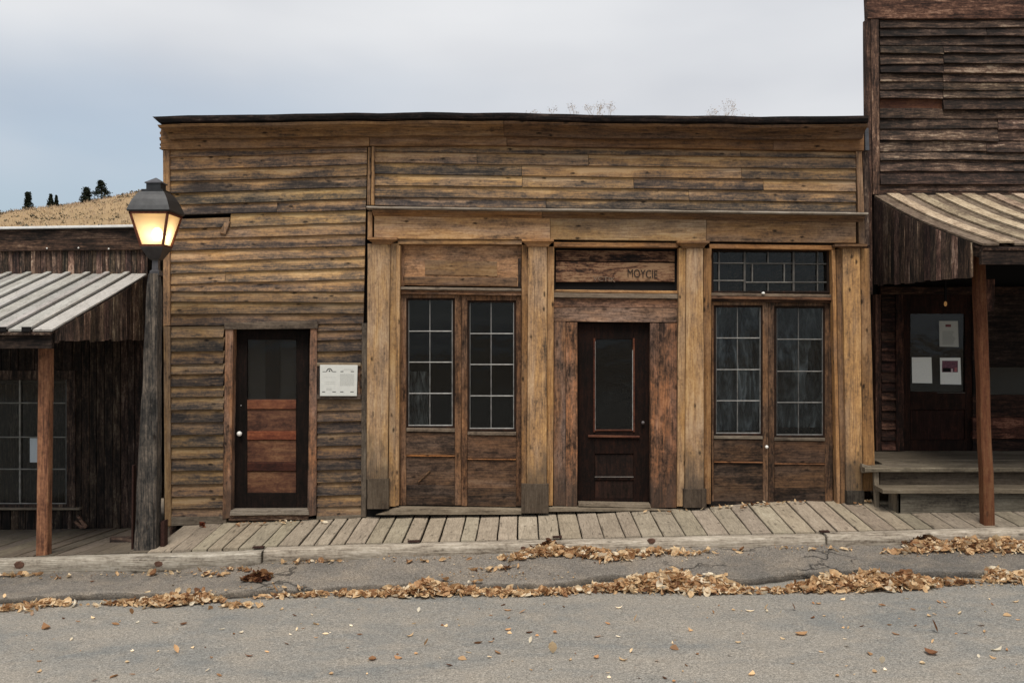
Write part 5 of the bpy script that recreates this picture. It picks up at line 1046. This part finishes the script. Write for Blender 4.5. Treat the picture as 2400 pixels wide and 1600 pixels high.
heap('leaf_litter', [(30, 1412, 60, .08, .03, 2), (120, 1415, 60, .07, .05, 2), (270, 1414, 60, .05, .02, 1), (330, 1412, 60, .07, .04, 2), (400, 1406, 70, .10, .10, 5), (470, 1402, 50, .08, .09, 3), (560, 1400, 60, .05, .03, 1.4), (660, 1397, 80, .05, .03, 1.6), (760, 1393, 80, .05, .03, 1.6)], 1500, 'dry tan leaves drifted along the broken apron edge below lamp post', 41)
heap('leaf_litter', [(860, 1392, 60, .06, .04, 2), (930, 1388, 60, .08, .06, 3), (1000, 1378, 65, .12, .15, 6), (1080, 1384, 60, .09, .07, 3), (1180, 1389, 70, .08, .05, 3), (1270, 1389, 70, .06, .05, 3), (1350, 1386, 50, .05, .03, 1.3)], 1700, 'heaped dry leaves in the gutter below the glazed double doors', 42)
heap('leaf_litter', [(1420, 1378, 60, .08, .06, 3), (1500, 1366, 70, .13, .16, 6), (1580, 1362, 70, .14, .19, 7), (1660, 1368, 70, .13, .17, 6), (1740, 1384, 50, .06, .04, 2), (1820, 1386, 50, .05, .03, 1.6)], 2100, 'large pile of dry leaves filling the broken gutter', 43)
heap('leaf_litter', [(1890, 1374, 50, .09, .09, 3), (1950, 1362, 60, .14, .18, 6), (2040, 1357, 70, .15, .20, 7), (2120, 1360, 70, .13, .16, 6), (2190, 1366, 60, .07, .05, 3), (2260, 1364, 60, .05, .03, 1.4), (2345, 1350, 40, .10, .11, 3), (2420, 1350, 50, .10, .12, 3)], 2400, 'widest pile of dry leaves in the gutter near the dark shop', 44)
heap('leaf_litter', [(1230, 1296, 60, .06, .04, 2), (1290, 1290, 60, .08, .09, 5), (1360, 1293, 60, .07, .07, 4), (1440, 1293, 70, .06, .05, 3.4), (1530, 1291, 80, .05, .04, 2.5), (1620, 1290, 60, .04, .02, 1), (1160, 1316, 60, .05, .01, .7)], 1300, 'dry leaves banked against the long timber kerb', 45)
heap('leaf_litter', [(2120, 1288, 50, .06, .03, 1.5), (2190, 1278, 60, .10, .10, 5), (2270, 1276, 60, .11, .13, 6), (2350, 1276, 60, .11, .13, 6), (2430, 1278, 60, .11, .13, 5)], 1700, 'thick bank of dry leaves against the pale kerb below steps', 46)
heap('leaf_litter', [(35, 1351, 60, .03, .01, 1.6), (150, 1353, 60, .02, .005, .5), (370, 1346, 120, .03, .004, .6), (490, 1345, 40, .03, .015, 1.3), (560, 1334, 50, .03, .01, 1.2), (720, 1318, 80, .03, .01, 1.2), (980, 1312, 120, .03, .004, .6), (1720, 1290, 200, .03, .004, .6), (1990, 1286, 100, .04, .004, .4)], 260, 'thin scatter of dry leaves along the kerb foot', 47)
o = heap('weed_clump', [(605, 1352, 30, .06, .08, 1)], 170, 'brown dead weed clump on the old asphalt by the kerb joint', 48, 'leaf_rust'); o['kind'] = 'stuff'
o = heap('weed_clump', [(1285, 1278, 34, .05, .15, 1)], 190, 'rust-brown weed tuft standing against the long kerb', 49, 'leaf_rust', L=(.05, .09))
o = heap('weed_clump', [(2170, 1266, 55, .06, .12, 1)], 170, 'dark dead weeds over the leaf bank by the porch post', 50, 'leaf_rust', (.6, .6, .6))
heap('leaf_crumbs', [(a, b, 130, .10, .002, 1) for a, b in ((60, 1350), (300, 1348), (520, 1338), (750, 1316), (980, 1308), (1200, 1302), (1420, 1298), (1650, 1294), (1900, 1286), (2150, 1290), (2330, 1296), (1080, 1325), (1250, 1320))] + [(a, b, 140, .10, .002, 1.5) for a, b in ((80, 1420), (330, 1416), (600, 1404), (850, 1398), (1100, 1396), (1350, 1392), (1600, 1392), (1850, 1390), (2080, 1384), (2300, 1372))], 2600, 'fine crumbled leaf litter and grit along kerb and gutter', 55, 'leaf_litter', (.8, .78, .76), L=(.008, .026))
# leaves blown against the shop fronts on the boardwalk
def deckleaves(n, rng, seed, label):
    rr = random.Random(seed); m = MB()
    for _ in range(n):
        px = rr.choice(rng); px = rr.uniform(*px); x = (px - CX) * D / F; yy = -0.06 - abs(rr.gauss(0, .05)) - (0.08 if px < 1650 else 0)
        leaf(m, Vector((x, yy, deck_z(x, yy) + 0.018 + rr.uniform(0, .012))), rr.uniform(.04, .075), rr, tilt=.5)
    o = m.build('leaf_litter', 'leaf_litter', None, fix=False); tag(o, label, kind='stuff')
deckleaves(46, [(1668, 1960), (1668, 1850), (1985, 2060)], 61, 'few dry leaves along the foot of the end doors'); deckleaves(26, [(1500, 1650), (555, 780), (600, 720)], 62, 'few dry leaves along the storefront skirting')
# single leaves lying on the street
rr = random.Random(77); VAR = []
for q in range(10):
    m = MB(); leaf(m, Vector((0, 0, 0)), 1.0, rr, curl=rr.uniform(-.1, .7), tilt=.15 + .12 * (q % 4))
    lo = min(v.z for v in m.v)
    for v in m.v: v.z -= lo
    me = bpy.data.meshes.new('fallen_leaf'); me.from_pydata([tuple(v) for v in m.v], [], m.f); me.materials.append(M['leaf_single']); VAR.append(me)
KN = [(108, 1472, .13), (75, 1440, .07), (148, 1449, .05), (272, 1463, .09), (322, 1459, .07), (365, 1460, .08), (430, 1463, .08), (308, 1440, .06), (520, 1474, .06), (565, 1483, .05), (660, 1428, .06), (690, 1443, .05), (740, 1463, .07), (763, 1486, .06), (681, 1487, .05), (585, 1538, .08), (626, 1528, .05), (412, 1529, .07), (370, 1526, .04), (298, 1552, .05), (92, 1574, .06), (222, 1595, .06), (268, 1585, .08), (515, 1583, .07), (672, 1509, .06), (960, 1491, .09), (843, 1487, .06), (1000, 1513, .07), (975, 1531, .06), (873, 1545, .09), (934, 1542, .08), (1052, 1560, .07), (1083, 1544, .08), (1120, 1508, .08), (1098, 1529, .06), (1150, 1505, .07), (1165, 1530, .10), (1295, 1533, .10), (1240, 1482, .09), (1190, 1476, .06), (1190, 1430, .08), (1225, 1435, .07), (1180, 1418, .06), (1320, 1422, .07), (1275, 1416, .05), (1450, 1425, .08), (1425, 1462, .07), (1490, 1456, .08), (1400, 1492, .09), (1397, 1542, .07), (1460, 1547, .08), (1540, 1550, .06), (1580, 1520, .09), (1557, 1590, .06), (1245, 1570, .04), (1757, 1432, .09), (1797, 1433, .07), (1860, 1430, .06), (1975, 1405, .08), (1877, 1487, .10), (1835, 1497, .05), (1985, 1515, .07), (2037, 1532, .09), (2068, 1418, .07), (2200, 1411, .08), (2215, 1412, .05), (2250, 1438, .08), (2190, 1481, .11), (2100, 1486, .08), (2182, 1532, .11), (2335, 1524, .09), (2300, 1466, .09), (2360, 1442, .08), (2318, 1404, .06), (2380, 1370, .10), (2380, 1411, .08), (2140, 1429, .06), (2068, 1557, .06), (2050, 1573, .07), (2162, 1555, .06), (1762, 1580, .08), (1710, 1537, .05), (1617, 1477, .07), (2020, 1468, .06), (2125, 1403, .05), (2360, 1524, .05), (2308, 1481, .06)]
for _ in range(130): KN.append((rr.uniform(0, 2400), 1412 + 188 * rr.random() ** 1.3, rr.uniform(.02, .055)))
KN += [(2008, 1288, .10), (640, 1366, .05), (216, 1363, .06), (345, 1335, .07), (405, 1372, .06), (1210, 1310, .07)]
KIND = [('tan dry leaf lying flat on the grey street', (1, 1, 1), 'tan leaves on the street'), ('pale cream dry leaf lying on the grey street', (1.5, 1.45, 1.4), 'pale leaves on the street'), ('dark brown curled leaf lying on the grey street', (.5, .38, .34), 'dark leaves on the street')]
for q, (px, py, L) in enumerate(KN):
    y = -3.0
    for _ in range(10): x = (px - CX) * (D + y) / F; y = (H - surf_z(x, y)) * F / (py - CY) - D
    x = (px - CX) * (D + y) / F; k = rr.choices((0, 1, 2), (5, 4, 1.6))[0]; lab, c, g = KIND[k]
    o = bpy.data.objects.new('fallen_leaf', VAR[q % 10]); COL.objects.link(o); o.location = (x, y, surf_z(x, y) + 0.003); L *= 0.88; o.scale = (L, L * rr.uniform(.75, 1.25), L * rr.uniform(.7, 1.3)); o.rotation_euler = (0, 0, rr.uniform(0, 6.28)); o.color = (*c, 1)
    if y > -1.95: lab, g = lab.replace('on the grey street', 'on the old asphalt strip by the kerb'), g.replace('street', 'asphalt strip')
    tag(o, lab, 'leaf', g)
# crumpled red-brown leaf on the boardwalk by the lamp post
m = MB(); c = W(475, 1234, -0.18); c.z = deck_z(c.x, -0.18) + 0.035
for q in range(16): leaf(m, c + Vector((rr.gauss(0, .012), rr.gauss(0, .012), rr.gauss(0, .012))), .06, rr, tilt=1.2)
o = m.build('crumpled_leaf', 'leaf_rust', None, (.8, .5, .5), fix=False); tag(o, 'balled dark red leaf on the boardwalk near lamp post', 'leaf')
scene.cycles.max_bounces = 8; scene.cycles.transparent_max_bounces = 16
